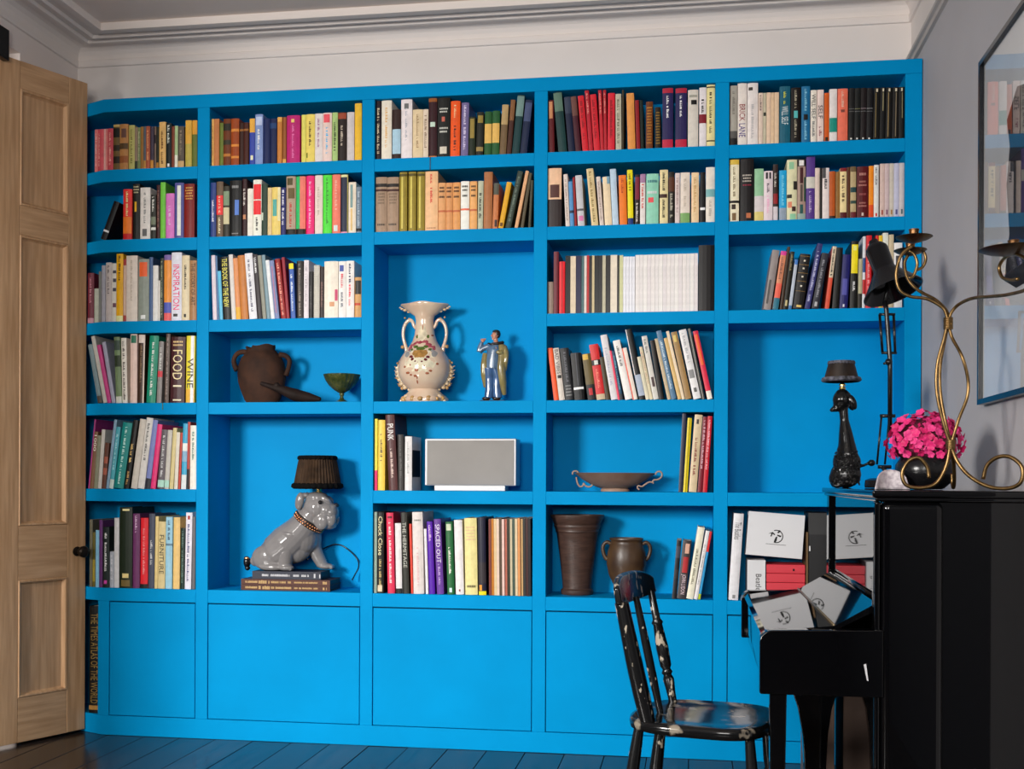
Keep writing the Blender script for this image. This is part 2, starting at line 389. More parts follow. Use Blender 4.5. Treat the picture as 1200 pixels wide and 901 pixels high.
S(1, 0, 235, 105, 6, '''
66 92 207 0 d0a468 t:.1:.9:9a7040
93 130 207 0 a8744c
135 160 235 0 6a7438
161 213 207 0 6a3c1e b:.75:.9:2e2c22 b:.45:.55:3a3a2a b:.2:.26:a07038
215 270 205 0 8c4a20 b:.72:.78:c08040 b:.4:.45:c08040 b:.15:.2:c08040
274 302 235 0 3e2218 b:.8:.85:8a6030
303 338 232 0 4a2216 b:.8:.85:8a6030
345 382 205 0 3f4e94 b:.7:1:dc9c4c p:.1:.2:.2:.7:e0d0b0
384 438 175 0 7c8cb4 t:.3:.7:d8dce0 p:.78:.95:.1:.9:a8b4d0
440 486 205 0 1a2c58
488 535 205 0 1a2850 b:.78:.9:2a4870
540 572 195 0 b07840 b:.9:1:c89858
573 602 195 0 8c5c34 b:0:.1:c89858
607 698 183 0 a4246c p:.85:.92:.35:.6:d8b070 t:.1:.8:c86a98
710 740 178 0 c8c068
742 802 175 0 d8bc68 t:.3:.85:5a4418 p:.1:.2:.05:.2:5a6a28
804 858 170 0 c8c0be t:.3:.9:9a7a90
860 922 165 0 d0b8b0 p:.8:.97:.1:.8:d85a64 t:.15:.7:4aa0c8
926 964 162 0 98b078 t:.2:.8:4a5a38
966 1024 160 0 2e201e b:.86:.98:8c4a34 t:.3:.75:a89c90
1030 1080 160 0 b8b0b0
1084 1132 98 0 dca43c
''')
S(1, 1, 235, 190, 6, '''
68 108 145 0 34487c t:.25:.7:b8b8c8
112 158 138 0 6a5a4a p:.4:.75:0:1:d84444 t:.42:.73:f0b098 t:.05:.35:d8c8a0
160 202 170 0 3c3a30 b:.25:.58:b8b090 b:.62:.9:7a8a74
205 288 130 0 10100f p:.38:.65:.45:.8:5a7ab8 h:.84:.93:8a8a8a h:.03:.07:8a8a8a
290 325 120 0 3c1c20 t:.5:.85:c8c0b8 p:.3:.38:.2:.8:b08060
330 368 187 0 d8d0c4
370 428 125 0 e0dac8 p:.65:.92:.05:.95:d43a40 p:.38:.63:.05:.95:d43a40 t:.1:.33:3a3a3a
430 470 155 0 33473a p:.3:.45:0:.3:b8c4b0
472 500 180 0 c8b088
502 562 178 0 d0b870 p:.4:.75:.1:.6:5a9a94 p:.3:1:.7:1:d8cca0
565 598 180 0 2c3068 t:.2:.95:c8c8d8
603 668 100 0 a09080 p:.62:.8:.2:.9:6a5a38 p:.85:.97:.1:.7:5a5030 b:0:.1:1c1c18 t:.12:.55:a84030
672 738 102 0 d8786c p:.1:1:0:.42:38a468 b:0:.1:181818
744 798 98 0 d42c74 t:.1:.9:f098b8
804 858 94 0 cfc0b8 t:.3:.8:b0a098
862 922 92 0 58c848 t:.1:.95:3a8a30
926 982 88 0 e87868 p:.04:.14:.2:.7:c0c8c8 t:.4:.9:f0a090
986 1036 90 0 2e3448 b:.96:1:d0cc98 p:0:1:.9:1:b0a468 b:0:.03:d890a0
1040 1092 142 0 d8c8b4 p:.5:.95:.25:.6:7a908e p:.05:.48:.3:.55:c8a878
1094 1130 175 0 6e7c88 b:.04:.1:1c1c20 t:.15:.9:98a4b0
''')
S(1, 2, 235, 285, 6, '''
88 116 85 -14 c8bcc4
118 131 88 -14 5a7898
135 158 195 -15 62a8c8
160 218 95 -38 22221c T:.2:.97:d8d060:THE_BOOK_OF_THE_NEW
221 250 80 -52 c4beb8
252 284 105 -48 c88a60 b:0:.2:d0a040
286 336 85 -58 b07840
344 398 70 -60 d0d0d4 t:.1:.9:6a6a78
400 434 78 -54 3a3236 t:.68:.95:d0d0d0
438 464 85 -50 8a8a80
466 492 82 -50 7c9098
496 522 118 -45 cfd2d4
524 555 120 -44 7a84a4 p:.1:.9:.3:.6:a07890
568 603 108 -46 8c1c1c t:.05:.95:d89080
605 626 98 -36 8c2838
636 668 142 -15 4464a0 b:.9:1:e0cc20 t:.1:.8:c8d0e0
678 722 125 -2 302824 t:.05:.95:8a8078
726 760 120 0 d0c8cc t:.2:.9:a8a0a4
764 788 200 0 1c1a1a t:.2:.7:5a5a58
796 836 155 0 c0bcb0 spiral
839 868 165 0 30201c t:.2:.7:7a6058
870 966 128 0 d8cfc0 p:.3:.5:.78:.98:c05a78 p:.2:.28:.4:.75:c09070
970 1022 128 0 d8d4d0 p:.82:.93:.15:.7:4a5a98 t:.5:.8:c04050 t:.18:.45:6a7078
1024 1079 125 0 dcd4d0 t:.6:.95:3a4060 t:.2:.58:d04050
1082 1130 240 0 b89060 p:.58:.92:.1:.95:22221c p:.3:.36:0:.9:b04830
''')
S(2, 0, 430, 95, 5.714, '''
55 95 135 0 2a1820 t:.1:.9:b8a890
98 165 130 0 d4c8b8 t:.2:.9:c8a070
170 226 192 0 3a2622 b:.1:.6:98b4c4
228 302 118 0 d4c8c8 t:.3:.85:a0a0a8 p:.84:.93:.3:.7:6a6a6a
306 374 192 0 c8b494 t:.2:.9:9a8468
376 410 190 0 c8b8a4 t:.2:.9:8a7868
413 468 110 0 3c1a22 b:.94:1:8a5a30 p:.52:.6:.2:.8:b0c4b4 b:0:.03:a87038
472 556 105 0 1c1e1c h:.74:.84:b8b8b0 p:.6:.68:.35:.6:b8685a h:.4:.52:b8b8b0 p:.06:.18:.2:.75:c0b8a8
558 620 135 5 dc5a24 t:.1:.6:4a2418 t:.68:.95:f0b088
628 676 145 8 6e6688 t:.1:.95:b8b0c8
680 724 240 4 24301f p:.45:.95:.2:.85:8a7a44
730 776 208 8 26281f p:.75:.92:.15:.9:8a7a40 b:.1:.2:8a7a50
785 832 205 6 2c5a34 b:.28:.72:c8a060
836 884 200 6 2c5c36 b:.28:.72:c8a060
887 930 158 20 6e5c44 b:.6:1:a08c68
934 965 125 30 4a2c22 b:.62:1:7a5a3c
970 1018 92 40 1d4244 b:.64:.98:6e8480
1024 1070 125 40 202c48 b:.6:.95:4a5470
''')
S(2, 1, 430, 185, 5.714, '''
60 133 130 0 94806e b:.82:.88:2a2420 b:.74:.78:4a2c26 h:.1:.17:5a5048 h:.5:.72:7a6a5a
135 212 130 0 94806e b:.82:.88:2a2420 b:.74:.78:4a2c26 h:.1:.17:5a5048 h:.5:.72:7a6a5a
218 268 95 0 8a7c34 p:.05:.92:.25:.5:c0b060 b:.93:.97:5a5020
278 328 95 0 8a7c34 p:.05:.92:.25:.5:c0b060 b:.93:.97:5a5020
336 386 95 0 8a7c34 p:.05:.92:.25:.5:c0b060 b:.93:.97:5a5020
390 474 92 0 dca884 t:.45:.95:c8584a h:.03:.06:9a6a50
477 525 168 0 c8946a h:.78:.93:4a3424 h:.66:.74:4a3424 b:.38:.42:b06848
526 573 168 0 c28c60 h:.78:.93:4a3424 h:.66:.74:4a3424 b:.38:.42:b06848
574 624 166 0 c8905f h:.78:.93:4a3424 h:.66:.74:4a3424 b:.38:.42:b06848
628 684 158 0 dcd4cc h:.78:.93:3a3a34 h:.66:.74:3a3a34 b:.4:.44:d07058
688 736 158 0 d09a68 h:.78:.93:4a3424 h:.66:.74:4a3424 b:.38:.42:b06848
739 775 155 6 a8ac98 t:.2:.75:4a4a40
780 836 95 6 9a6c48
839 874 170 12 b0744c b:.75:1:5a5a50 p:.05:.2:.4:.9:4a3a38
880 912 160 58 c8982c p:.04:.12:.2:.8:6a4a18
926 962 85 86 3c4840 t:.1:.9:6a766c
988 1010 85 76 c89a78
1028 1048 100 52 5a5240
1080 1096 150 18 4a4a3c
''')
S(3, 0, 630, 90, 5.4545, '''
75 108 150 -6 5c1c22 p:.65:.97:.1:.8:b08060
134 188 98 -35 234444 b:.68:.99:5e7468
198 240 128 -30 1a2440 b:.7:1:3a4254
244 280 125 -34 4a1a2a b:.65:1:6a4a44
288 326 120 -32 b82836 t:.2:.9:881c28
329 355 88 -28 a02838 t:.6:.95:d08880
360 400 112 -27 bc2c3a t:.2:.9:881c28
403 424 85 -16 a82c38 t:.6:.95:d08880
426 445 85 -8 a02a36 t:.6:.95:d08880
448 492 105 0 c03040 t:.2:.9:881c28
500 536 110 -2 a8a494 t:.1:.9:6a6a5a
538 550 85 0 4a4230
577 625 105 -10 c88a50
632 656 150 -10 84202a
658 680 150 -8 1f2c26
692 735 160 0 6a3e1c h:.1:.9:a87838
752 788 195 -2 2e2418 h:.1:.9:8a7038
797 865 75 0 322c58 b:.92:1:9c2c44 b:0:.14:a82c48 t:.5:.87:d0d0d8
880 952 75 0 322c58 b:.92:1:9c2c44 b:0:.14:a82c48 t:.5:.87:d0d0d8
960 1026 85 0 c0bab0 p:.74:.82:.3:.85:1c1c1c h:.85:.93:8a8a80
1032 1077 70 0 ccc6c8 b:.4:.55:7c2434 t:.57:.8:3a3a3a
1080 1132 52 0 d8c490 b:.95:.97:2a2218 b:.08:.1:2a2218 t:.2:.9:4a4030
''')
S(3, 1, 630, 180, 5.4545, '''
66 152 95 0 3a3030 b:.47:1:d8ac90 p:.5:.72:.15:.85:5a3a34
180 206 132 -15 c8bcb4 t:.1:.9:a09088
209 234 178 -12 5a8ab4 b:.3:.36:2a3a50
238 252 150 -15 8a2028
258 300 138 -18 b0b0b4 p:.1:.2:.2:.9:c878a0 b:.3:.34:5a5a60
345 388 95 -34 c8b48c t:.05:.95:8a7850
398 424 147 -24 c8bab0 t:.1:.9:9a8a84
430 476 147 -16 d8c0a0 p:.85:1:.6:1:7a98a8
479 518 98 -18 a8bccc
525 572 138 -8 e07830 t:.62:.98:a04818
578 612 104 -6 e0c81c b:0:.12:1e3c74 t:.6:.95:7a6a10
622 650 135 0 2e2420 b:.5:.95:7a2a40 t:.05:.45:c8c0b8
655 688 132 0 d0c8c4 b:.83:1:9a7a94 t:.3:.8:c05a50
694 772 130 0 88bca4 p:.43:.53:.15:.6:d0585c h:.8:.9:4a7a80 h:.58:.68:c8c8c8
780 832 105 0 cfc094 p:.48:.55:0:.9:4a3028 t:.1:.45:4a4434 t:.58:.95:4a4434
836 874 118 0 26201c b:.62:.9:5a3620 t:.1:.58:a09c90
878 908 125 0 c8b8b4 t:.2:.9:a08c8a
912 972 122 0 ccc0b4 b:0:.2:7a9a68 t:.3:.9:b0a498
982 1030 122 0 d4b894 t:.2:.9:b89870
1038 1071 120 0 141214 b:.25:.3:d8d8d8
1075 1132 88 0 d0c8bc b:.46:.6:78a0a0 t:.1:.4:a8a098
''')
S(3, 2, 630, 280, 5.4545, '''
64 100 275 0 8a7a70
102 133 82 0 6e2a36
138 174 145 0 d42c38 p:0:1:.35:.6:b01c28
177 207 108 0 0c0c0c m
209 243 110 0 c8b8a0 m
245 278 108 0 1e1e48 m
280 296 108 0 4a6a6c m
297 312 108 0 c8bcb4 m
313 328 105 0 a82424 m
329 346 108 0 1c0c14 m
347 362 106 0 b8a888 m
364 387 106 0 0c0c0e m
388 411 106 0 100e10 m
413 434 105 0 a8a490 m
437 463 105 0 100e08 m
465 507 103 0 d0c4b0 m
508 520 104 0 181408 m
522 545 104 0 b8b890 m
''' + '\n'.join('%d %d 113 0 d0d0d6 m' % (546+19*i, 564+19*i) for i in range(4)) + '\n' + '\n'.join('%.0f %.0f %.0f 0 %s m' % (624+25*i, 648+25*i, 103-0.7*i, ['d4cecb', 'cfcac8', 'd6d2ce', 'cdc6c6'][i % 4]) for i in range(16)) + '''
1028 1135 40 0 181214
''')
S(3, 3, 630, 380, 5.4545, '''
105 136 150 -42 d85c28
138 174 150 -40 c4bab0 T:.5:.97:4a4448:BAD_VIBES p:.42:.48:.2:.9:2a2a2a
178 233 150 -38 26262a h:.06:.3:8a8a8a t:.35:.95:6a6a70
237 302 180 -28 16161a b:.22:.27:d8d8d8 p:.3:1:.45:.55:5a5a60
322 375 185 -40 6a5c34 b:0:.33:2a2a2c p:.87:.99:.05:.7:c8a450 p:.1:.25:.25:.7:b03038
378 434 125 -58 c0383a b:.62:.72:2a2020 p:.63:.71:.3:.75:d0d0c8 b:0:.1:b8a890 t:.2:.55:e08878
437 464 208 -42 4a4028
470 512 65 -92 cac6c8 t:.2:.8:a8a8b8
514 526 168 -60 d8506a
528 548 168 -60 1c4a64 b:0:.12:3a3a40 t:.2:.9:6a98a8
560 606 98 -84 dcd8d4 t:.55:.9:7a7a78
608 640 148 -75 d8ccc0 p:0:1:0:.25:d86858
650 690 28 -92 16161a b:.05:.35:a0a8b8 p:.35:1:.0:.15:d0d0d0
692 716 205 -58 c8c0a8
718 738 142 -70 c8bca0 t:.3:.9:b09080
740 775 72 -78 c4c0b8 p:.2:.35:.3:.8:5a4a4a t:.7:.95:8a8a88
778 808 100 -62 26221f
830 852 90 -96 b8a890
855 888 38 -102 5e7c94 t:.15:.85:b8c8d0
896 921 85 -92 c8a878
923 942 42 -104 d8c4a8
945 985 45 -96 9a8058 p:.85:.95:.2:.7:c8b070
996 1045 30 -98 d4d2d2 p:.3:.42:.1:.8:8a8a8a t:.5:.95:a8a8ac p:.1:.16:.3:.7:6a6a6a
1050 1070 25 -92 4a4844 p:0:1:.4:.6:a8a8a0
1085 1118 40 -95 c83050 p:.5:.95:.2:.75:e07040 b:0:.12:e0d8c8
''')
S(3, 4, 630, 475, 5.4545, '''
900 925 52 26 3f3f50
930 956 80 30 d8c41c p:0:1:.4:.7:a89818
965 1015 58 40 c8b498 t:.2:.7:8a5048 p:.88:.94:.3:.6:4a3a38
1022 1052 72 36 7c1c30 t:.3:.95:c8a0a8
1055 1083 68 34 b81c34 t:.3:.95:e0a0a8
''')
S(3, 5, 630, 585, 5.4545, '''
858 888 262 32 23252c b:.7:.9:4a4c58 b:.35:.5:3a3436
890 945 262 40 4a4446 T:.08:.42:d8c0c8:JOHN_LYDON p:.45:.72:.25:.85:a83c40 p:.78:.95:.35:.85:c8a090
950 994 175 76 d8d4c0 t:.2:.7:8a8878
998 1022 200 78 d4d0d0 t:.2:.8:a8a8a8
1024 1040 205 74 3a94c0 b:.7:1:c83838 b:0:.08:a8b830
''')
S(4, 0, 845, 85, 5, '''
52 94 78 0 98948c b:0:.12:1c1c20 b:.12:.24:5a5856 t:.5:.9:7a7670
96 150 60 0 cfc6be T:.39:.66:8a4848:BRICK T:.13:.35:5a5080:LANE
153 215 58 0 d0c8c4 p:.88:.93:.1:.5:4a4440 t:.1:.7:a8a4a4
218 244 120 0 c8b4a4 t:.65:.95:7a6a68
246 264 120 0 b0a894 p:.55:.62:.1:.9:3a3c34
266 290 118 0 cfb49c
291 312 118 0 c8ac90
313 338 117 0 c8ae94
342 404 82 0 1f5f70 t:.68:.9:c8c434 T:.33:.65:c8d0d0:WILL_SELF
408 466 90 0 1c1210 p:.45:.58:.3:.7:5aa0a0 t:.62:.95:9a9484 t:.1:.42:9a9484
470 520 82 0 1f6a8c p:.4:.5:.25:.75:1a1a1a t:.55:.95:7aa8c0 t:.05:.38:7aa8c0
524 558 104 0 cfc8bc T:.45:.92:4a4a4a:WILL_SELF t:.1:.4:7a7a78
562 600 102 0 d0bcb4 T:.45:.7:3a3038:SELF t:.1:.4:8a5a60
604 632 120 0 b85c20 p:.02:.1:.2:.8:3a2a18
634 678 98 0 cfc8c4 b:.18:.45:1c8478
682 741 96 0 d8705c p:.55:.6:.3:.7:7a4a40 t:.65:.95:e8a090
746 779 92 4 1c1c1c b:.6:.61:6a6a6a b:.55:.56:6a6a6a p:.02:.05:.3:.6:c8c8c0
781 814 92 4 191d1c b:.6:.61:7a7a5a b:.55:.56:6a6a6a p:.02:.05:.3:.6:c8c8c0
816 849 91 4 201618 b:.6:.62:6a6064 b:.55:.56:6a6a6a p:.02:.05:.3:.6:c8c8c0
851 886 91 4 1a1a1e b:.6:.62:6a6a6a b:.55:.56:6a6a6a p:.02:.05:.3:.6:c8c8c0
890 926 90 6 16140f p:.05:.9:.3:.4:8a7a50 p:.92:.98:.35:.65:c0b8a0
929 960 88 6 121414 p:.55:.9:.4:.6:8a8468 p:.92:.98:.35:.65:c0b8a0
963 998 88 6 16140f p:.05:.9:.3:.45:8a7a58 p:.92:.98:.35:.65:c0b8a0
1001 1038 87 6 16120f p:.05:.9:.45:.6:807460 p:.92:.98:.35:.65:c0b8a0
1041 1074 85 6 141614 p:.4:.9:.5:.65:8a8468 p:.92:.98:.35:.65:c0b8a0
''')
S(4, 1, 845, 175, 5, '''
50 104 62 0 d8ccb0 b:.3:.34:1a1410 b:.92:1:c8a850 p:.2:.28:.2:.65:3a2c20 p:.02:.14:.25:.7:7a6448 t:.4:.88:8a8068
112 190 58 0 1e1a1c h:.62:.76:a8a098 h:.56:.6:8a3048 p:.05:.13:.45:.8:b07050
194 248 115 0 8ab090 b:0:.18:c8b878 b:.18:.48:c0b8b8
250 302 128 0 cfc0c4 p:.84:.97:.2:.45:3a3438 p:.84:.97:.6:.8:3a3438 t:.55:.75:6a6068 t:.1:.5:d8a0b8
304 332 88 0 3a2a26 t:.58:.86:c0b8b0 b:0:.25:c0b8bc b:.3:.48:8a2a30
340 382 124 0 2294c0 b:0:.25:8a94a0 t:.3:.9:70b8d8
385 443 62 0 c8c4a0 p:.84:.96:.2:.7:8ab090 p:.36:.42:0:.5:2a2620 p:.5:.64:.65:1:3a3430 p:.2:.3:.1:.5:c88068 p:.14:.22:.5:.9:4a3430 p:0:.1:.3:.9:8ab898
446 494 58 0 9a867c b:.88:1:1c1818 p:.89:.98:.2:.8:d0ccc8 p:.6:.86:.3:.7:4a2024 p:.3:.58:.35:.65:5a5048 p:.3:.7:.8:1:3a5a4c p:.1:.25:.3:.7:2a5a58 b:0:.1:8a9a94
496 547 45 4 5a4080 b:.5:.68:c0bcb0 t:.1:.45:a898b8
549 576 110 0 cab8ac
578 591 110 0 24201f
593 632 110 0 cfc4c0 p:.8:1:0:.5:4a4a4c t:.55:.78:4a4a4c
634 667 130 0 a85c28 b:0:.06:3a2820
669 694 132 0 8a6c40
696 734 110 0 d8c090 b:0:.12:5a1820 b:.93:1:7a2024 t:.3:.85:5a4a38
736 755 105 0 5c3820
757 790 102 0 a89878 b:.5:.6:2a4a4c b:.28:.34:3a5048 b:.9:1:6a5a40 b:0:.12:6a2a30
795 861 102 0 5c141c h:.8:.9:b08078 h:.6:.74:a07068 h:.42:.5:8a5050 h:.2:.32:a07068 p:.04:.1:.4:.6:c0a8a0
864 892 98 0 d88420 b:0:.25:c85424
895 922 92 0 ccccc8 t:.6:.95:6a6a70 p:.02:.08:.3:.7:c04040
930 957 85 0 c0a8a0 p:.05:.14:.3:.7:9a5a50
958 984 84 0 b8a4a4 p:.05:.14:.3:.7:7a5a70
985 1011 83 0 b8b0a4 p:.05:.14:.3:.7:9a7a50
1012 1042 82 0 acacc0 p:.05:.14:.3:.7:5a5a80
1043 1077 80 0 b4acac p:.05:.14:.3:.7:5a6a70
''')
S(4, 2, 845, 265, 5, '''
248 290 138 54 8e8684 p:.1:.5:.2:.5:5a5654
300 334 145 52 c8886c b:0:.2:3a7484 b:.93:1:c84a90 b:.2:.45:d86a5a t:.5:.9:8a6050
344 360 120 44 4a3828
363 388 148 44 2a2a22 t:.65:.95:8a8060 p:.06:.16:.3:.8:c0b088
393 412 195 40 a8b0bc b:.9:1:4a78b0 b:0:.08:4a78a0
420 480 160 46 222020 b:.955:.96:a08048 b:.8:.805:a08048 b:.65:.655:a08048 b:.5:.505:a08048 b:.32:.325:a08048 p:.86:.89:.4:.6:c8c0b0 p:.72:.75:.4:.6:c8c0b0 p:.57:.6:.4:.6:c8c0b0 p:.4:.43:.4:.6:c8c0b0 p:.03:.07:.3:.8:d0b070
488 520 100 78 3f3f70 t:.1:.9:a8a8c8
530 570 155 62 3a3a42 t:.2:.9:8a8a90 p:.04:.12:.3:.7:a8a8a8
608 632 118 46 c85a44 b:.5:1:c8b8a0 t:.52:.95:3a3a30
650 688 125 20 12120f
692 740 165 14 2a2a68 p:.25:.55:.2:.8:5a5a98 p:.03:.08:.4:.6:d0d0d8
754 796 88 0 14140f p:.52:.95:.05:.95:dcc81c p:.86:.93:.25:.75:f0e880 t:.25:.46:c0c0c0
800 824 192 0 a8a48a b:0:.3:3a3834
826 842 60 6 c8ccd0 b:.5:.7:3a5a8a b:.2:.4:a83a3a
846 878 55 6 c02430 t:.1:.9:e09090
905 921 55 0 c83028
923 944 55 2 d8b030
946 978 40 0 cfd0c4 b:.45:.6:3a8a5a b:0:.4:c83a34
982 1010 50 0 b8a890
1012 1060 98 0 d4d2d0 p:.6:.8:.2:.7:4a4a50
''')
S(2, 4, 430, 475, 5.714, '''
50 70 90 0 d8c848 b:0:.28:d0286a
74 120 98 2 dcbc58 t:.4:.8:5a4a20
148 207 62 -24 5a3434 T:.66:.88:e0dcd8:PUNK t:.15:.55:c0a8a0
210 250 195 -5 3a3634 t:.2:.9:5a5654
254 300 208 0 cfcccb c:.25:.75:141414 t:.3:.9:a8a8a8
''')
_rc = ['7a4038', 'b07820', 'c8b090', 'd0b8a8', '5a4a3a', 'd0b0a8', 'a86a5a', '3a3a2a', 'b8ac94', '4a5a50', 'c8b498', 'c89060', 'b89a70', '3a3a38', '4a2a28', '26262c']
S(2, 5, 430, 585, 5.714, '''
45 66 85 0 8a9a90
68 112 88 0 1e1e1a T:.47:.95:e8d8a8:Chuck_Close t:.1:.42:a89868 p:.02:.1:.1:.8:c8b8a0
140 186 90 -10 c83c5c t:.12:.88:f0c8c8 h:.92:.97:4a2028
196 236 160 -8 cfcccc b:0:.07:2a2a2a
244 284 88 -17 3a3a34 T:.32:.88:b0b0a8:THE_HERMITAGE
296 310 165 -13 c84c3c
313 382 85 -10 cbc2be t:.1:.6:c8a8a8 h:.88:.92:8a8a84
395 412 198 -14 d0ccd0
418 456 148 -18 5c1c9c t:.7:.95:c8a8d0
470 516 132 -23 6a4490 T:.42:.93:d8d0e0:SPACED_OUT t:.12:.4:a890c0
540 586 150 -14 2a6a40 t:.25:.65:d8d8c8 p:.03:.09:.3:.7:c0d8d8 p:.88:.97:.1:.8:b8c0a8
596 650 138 -13 d4d0d0 p:.04:.07:.4:.6:8a5050
660 742 125 -8 d4c890 h:.08:.14:6a6248 h:.7:.9:d0b090
750 800 120 -8 22223c b:0:.05:d8c820 p:.06:.13:.1:.45:d89030 b:.15:.42:3a3238
''' + '\n'.join('%.0f %.0f %.0f -4 %s r' % (818+17.6*i, 834.5+17.6*i, 130+random.uniform(-3, 5), c) for i, c in enumerate(_rc)))
S(4, 5, 840, 590, 5.4545, '''
72 135 62 38 d0cfd2 T:.7:.9:5a5a5c:The_Beatles p:.02:.06:.4:.7:8a8a8a
''')
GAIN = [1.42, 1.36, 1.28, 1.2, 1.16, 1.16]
ROWN = ['top', 'second', 'third', 'fourth', 'fifth', 'lowest']
BAYN = ['door-side bay', 'bulldog-lamp bay', 'flowered-vase bay', 'shallow-bowl bay', 'wall-side bay']
ORD = 'first second third fourth fifth sixth seventh eighth ninth tenth eleventh twelfth thirteenth fourteenth fifteenth sixteenth seventeenth eighteenth nineteenth twentieth'.split()
ORD += ['twenty-'+w for w in ORD[:9]]+['thirtieth']+['thirty-'+w for w in ORD[:9]]+['fortieth']
def colname(h):
    r, g, b = [int(h[i:i+2], 16) for i in (0, 2, 4)]; mx, mn = max(r, g, b), min(r, g, b); d = mx-mn
    if mx < 62 and d < 26: return 'black'
    if d < 22: return 'white' if mx > 196 else ('pale grey' if mx > 140 else ('grey' if mx > 95 else 'dark grey'))
    hue = (60*((g-b)/d % 6) if mx == r else 60*((b-r)/d+2) if mx == g else 60*((r-g)/d+4)); sat = d/mx
    if sat < 0.3 and mx > 150 and (hue < 75 or hue > 330): return 'cream' if mx > 190 else 'stone-coloured'
    if hue < 14 or hue >= 345: n = 'red' if sat > .55 else 'dusty pink' if mx > 150 else 'maroon'
    elif hue < 40: n = ('orange' if mx > 200 and sat > .7 else 'tan' if mx > 165 else 'brown')
    elif hue < 66: n = ('yellow' if sat > .6 and mx > 195 else 'buff' if mx > 165 else 'olive')
    elif hue < 165: n = 'green'
    elif hue < 195: n = 'teal'
    elif hue < 250: n = 'blue'
    elif hue < 295: n = 'purple'
    else: n = 'pink' if mx > 170 else 'plum'
    if mx < 95 and n in ('red', 'green', 'teal', 'blue', 'purple', 'brown', 'maroon'): n = 'dark '+n
    return n
def bmat(h, g, rough=0.46):
    c = tuple(v*(min(1.0, v/0.5)**0.30) for v in hexrgb(h, g))
    return mat('cover_%s_%d' % (h, int(g*100)), c, rough, ior=1.36, noise=(45, 0.12))
def bulge(x, w, b): return -b*(1-(2*x/w)**2)
def strip(mbb, w, b, x0, x1, z0, z1, off=0.0005, n=4):
    vs, fs = [], []
    for i in range(n+1):
        x = x0+(x1-x0)*i/n; y = bulge(x, w, b)-off
        vs += [(x, y, z0), (x, y, z1)]
    for i in range(n): fs.append((2*i, 2*i+2, 2*i+3, 2*i+1))
    mbb.add(vs, fs)
TXT = {}
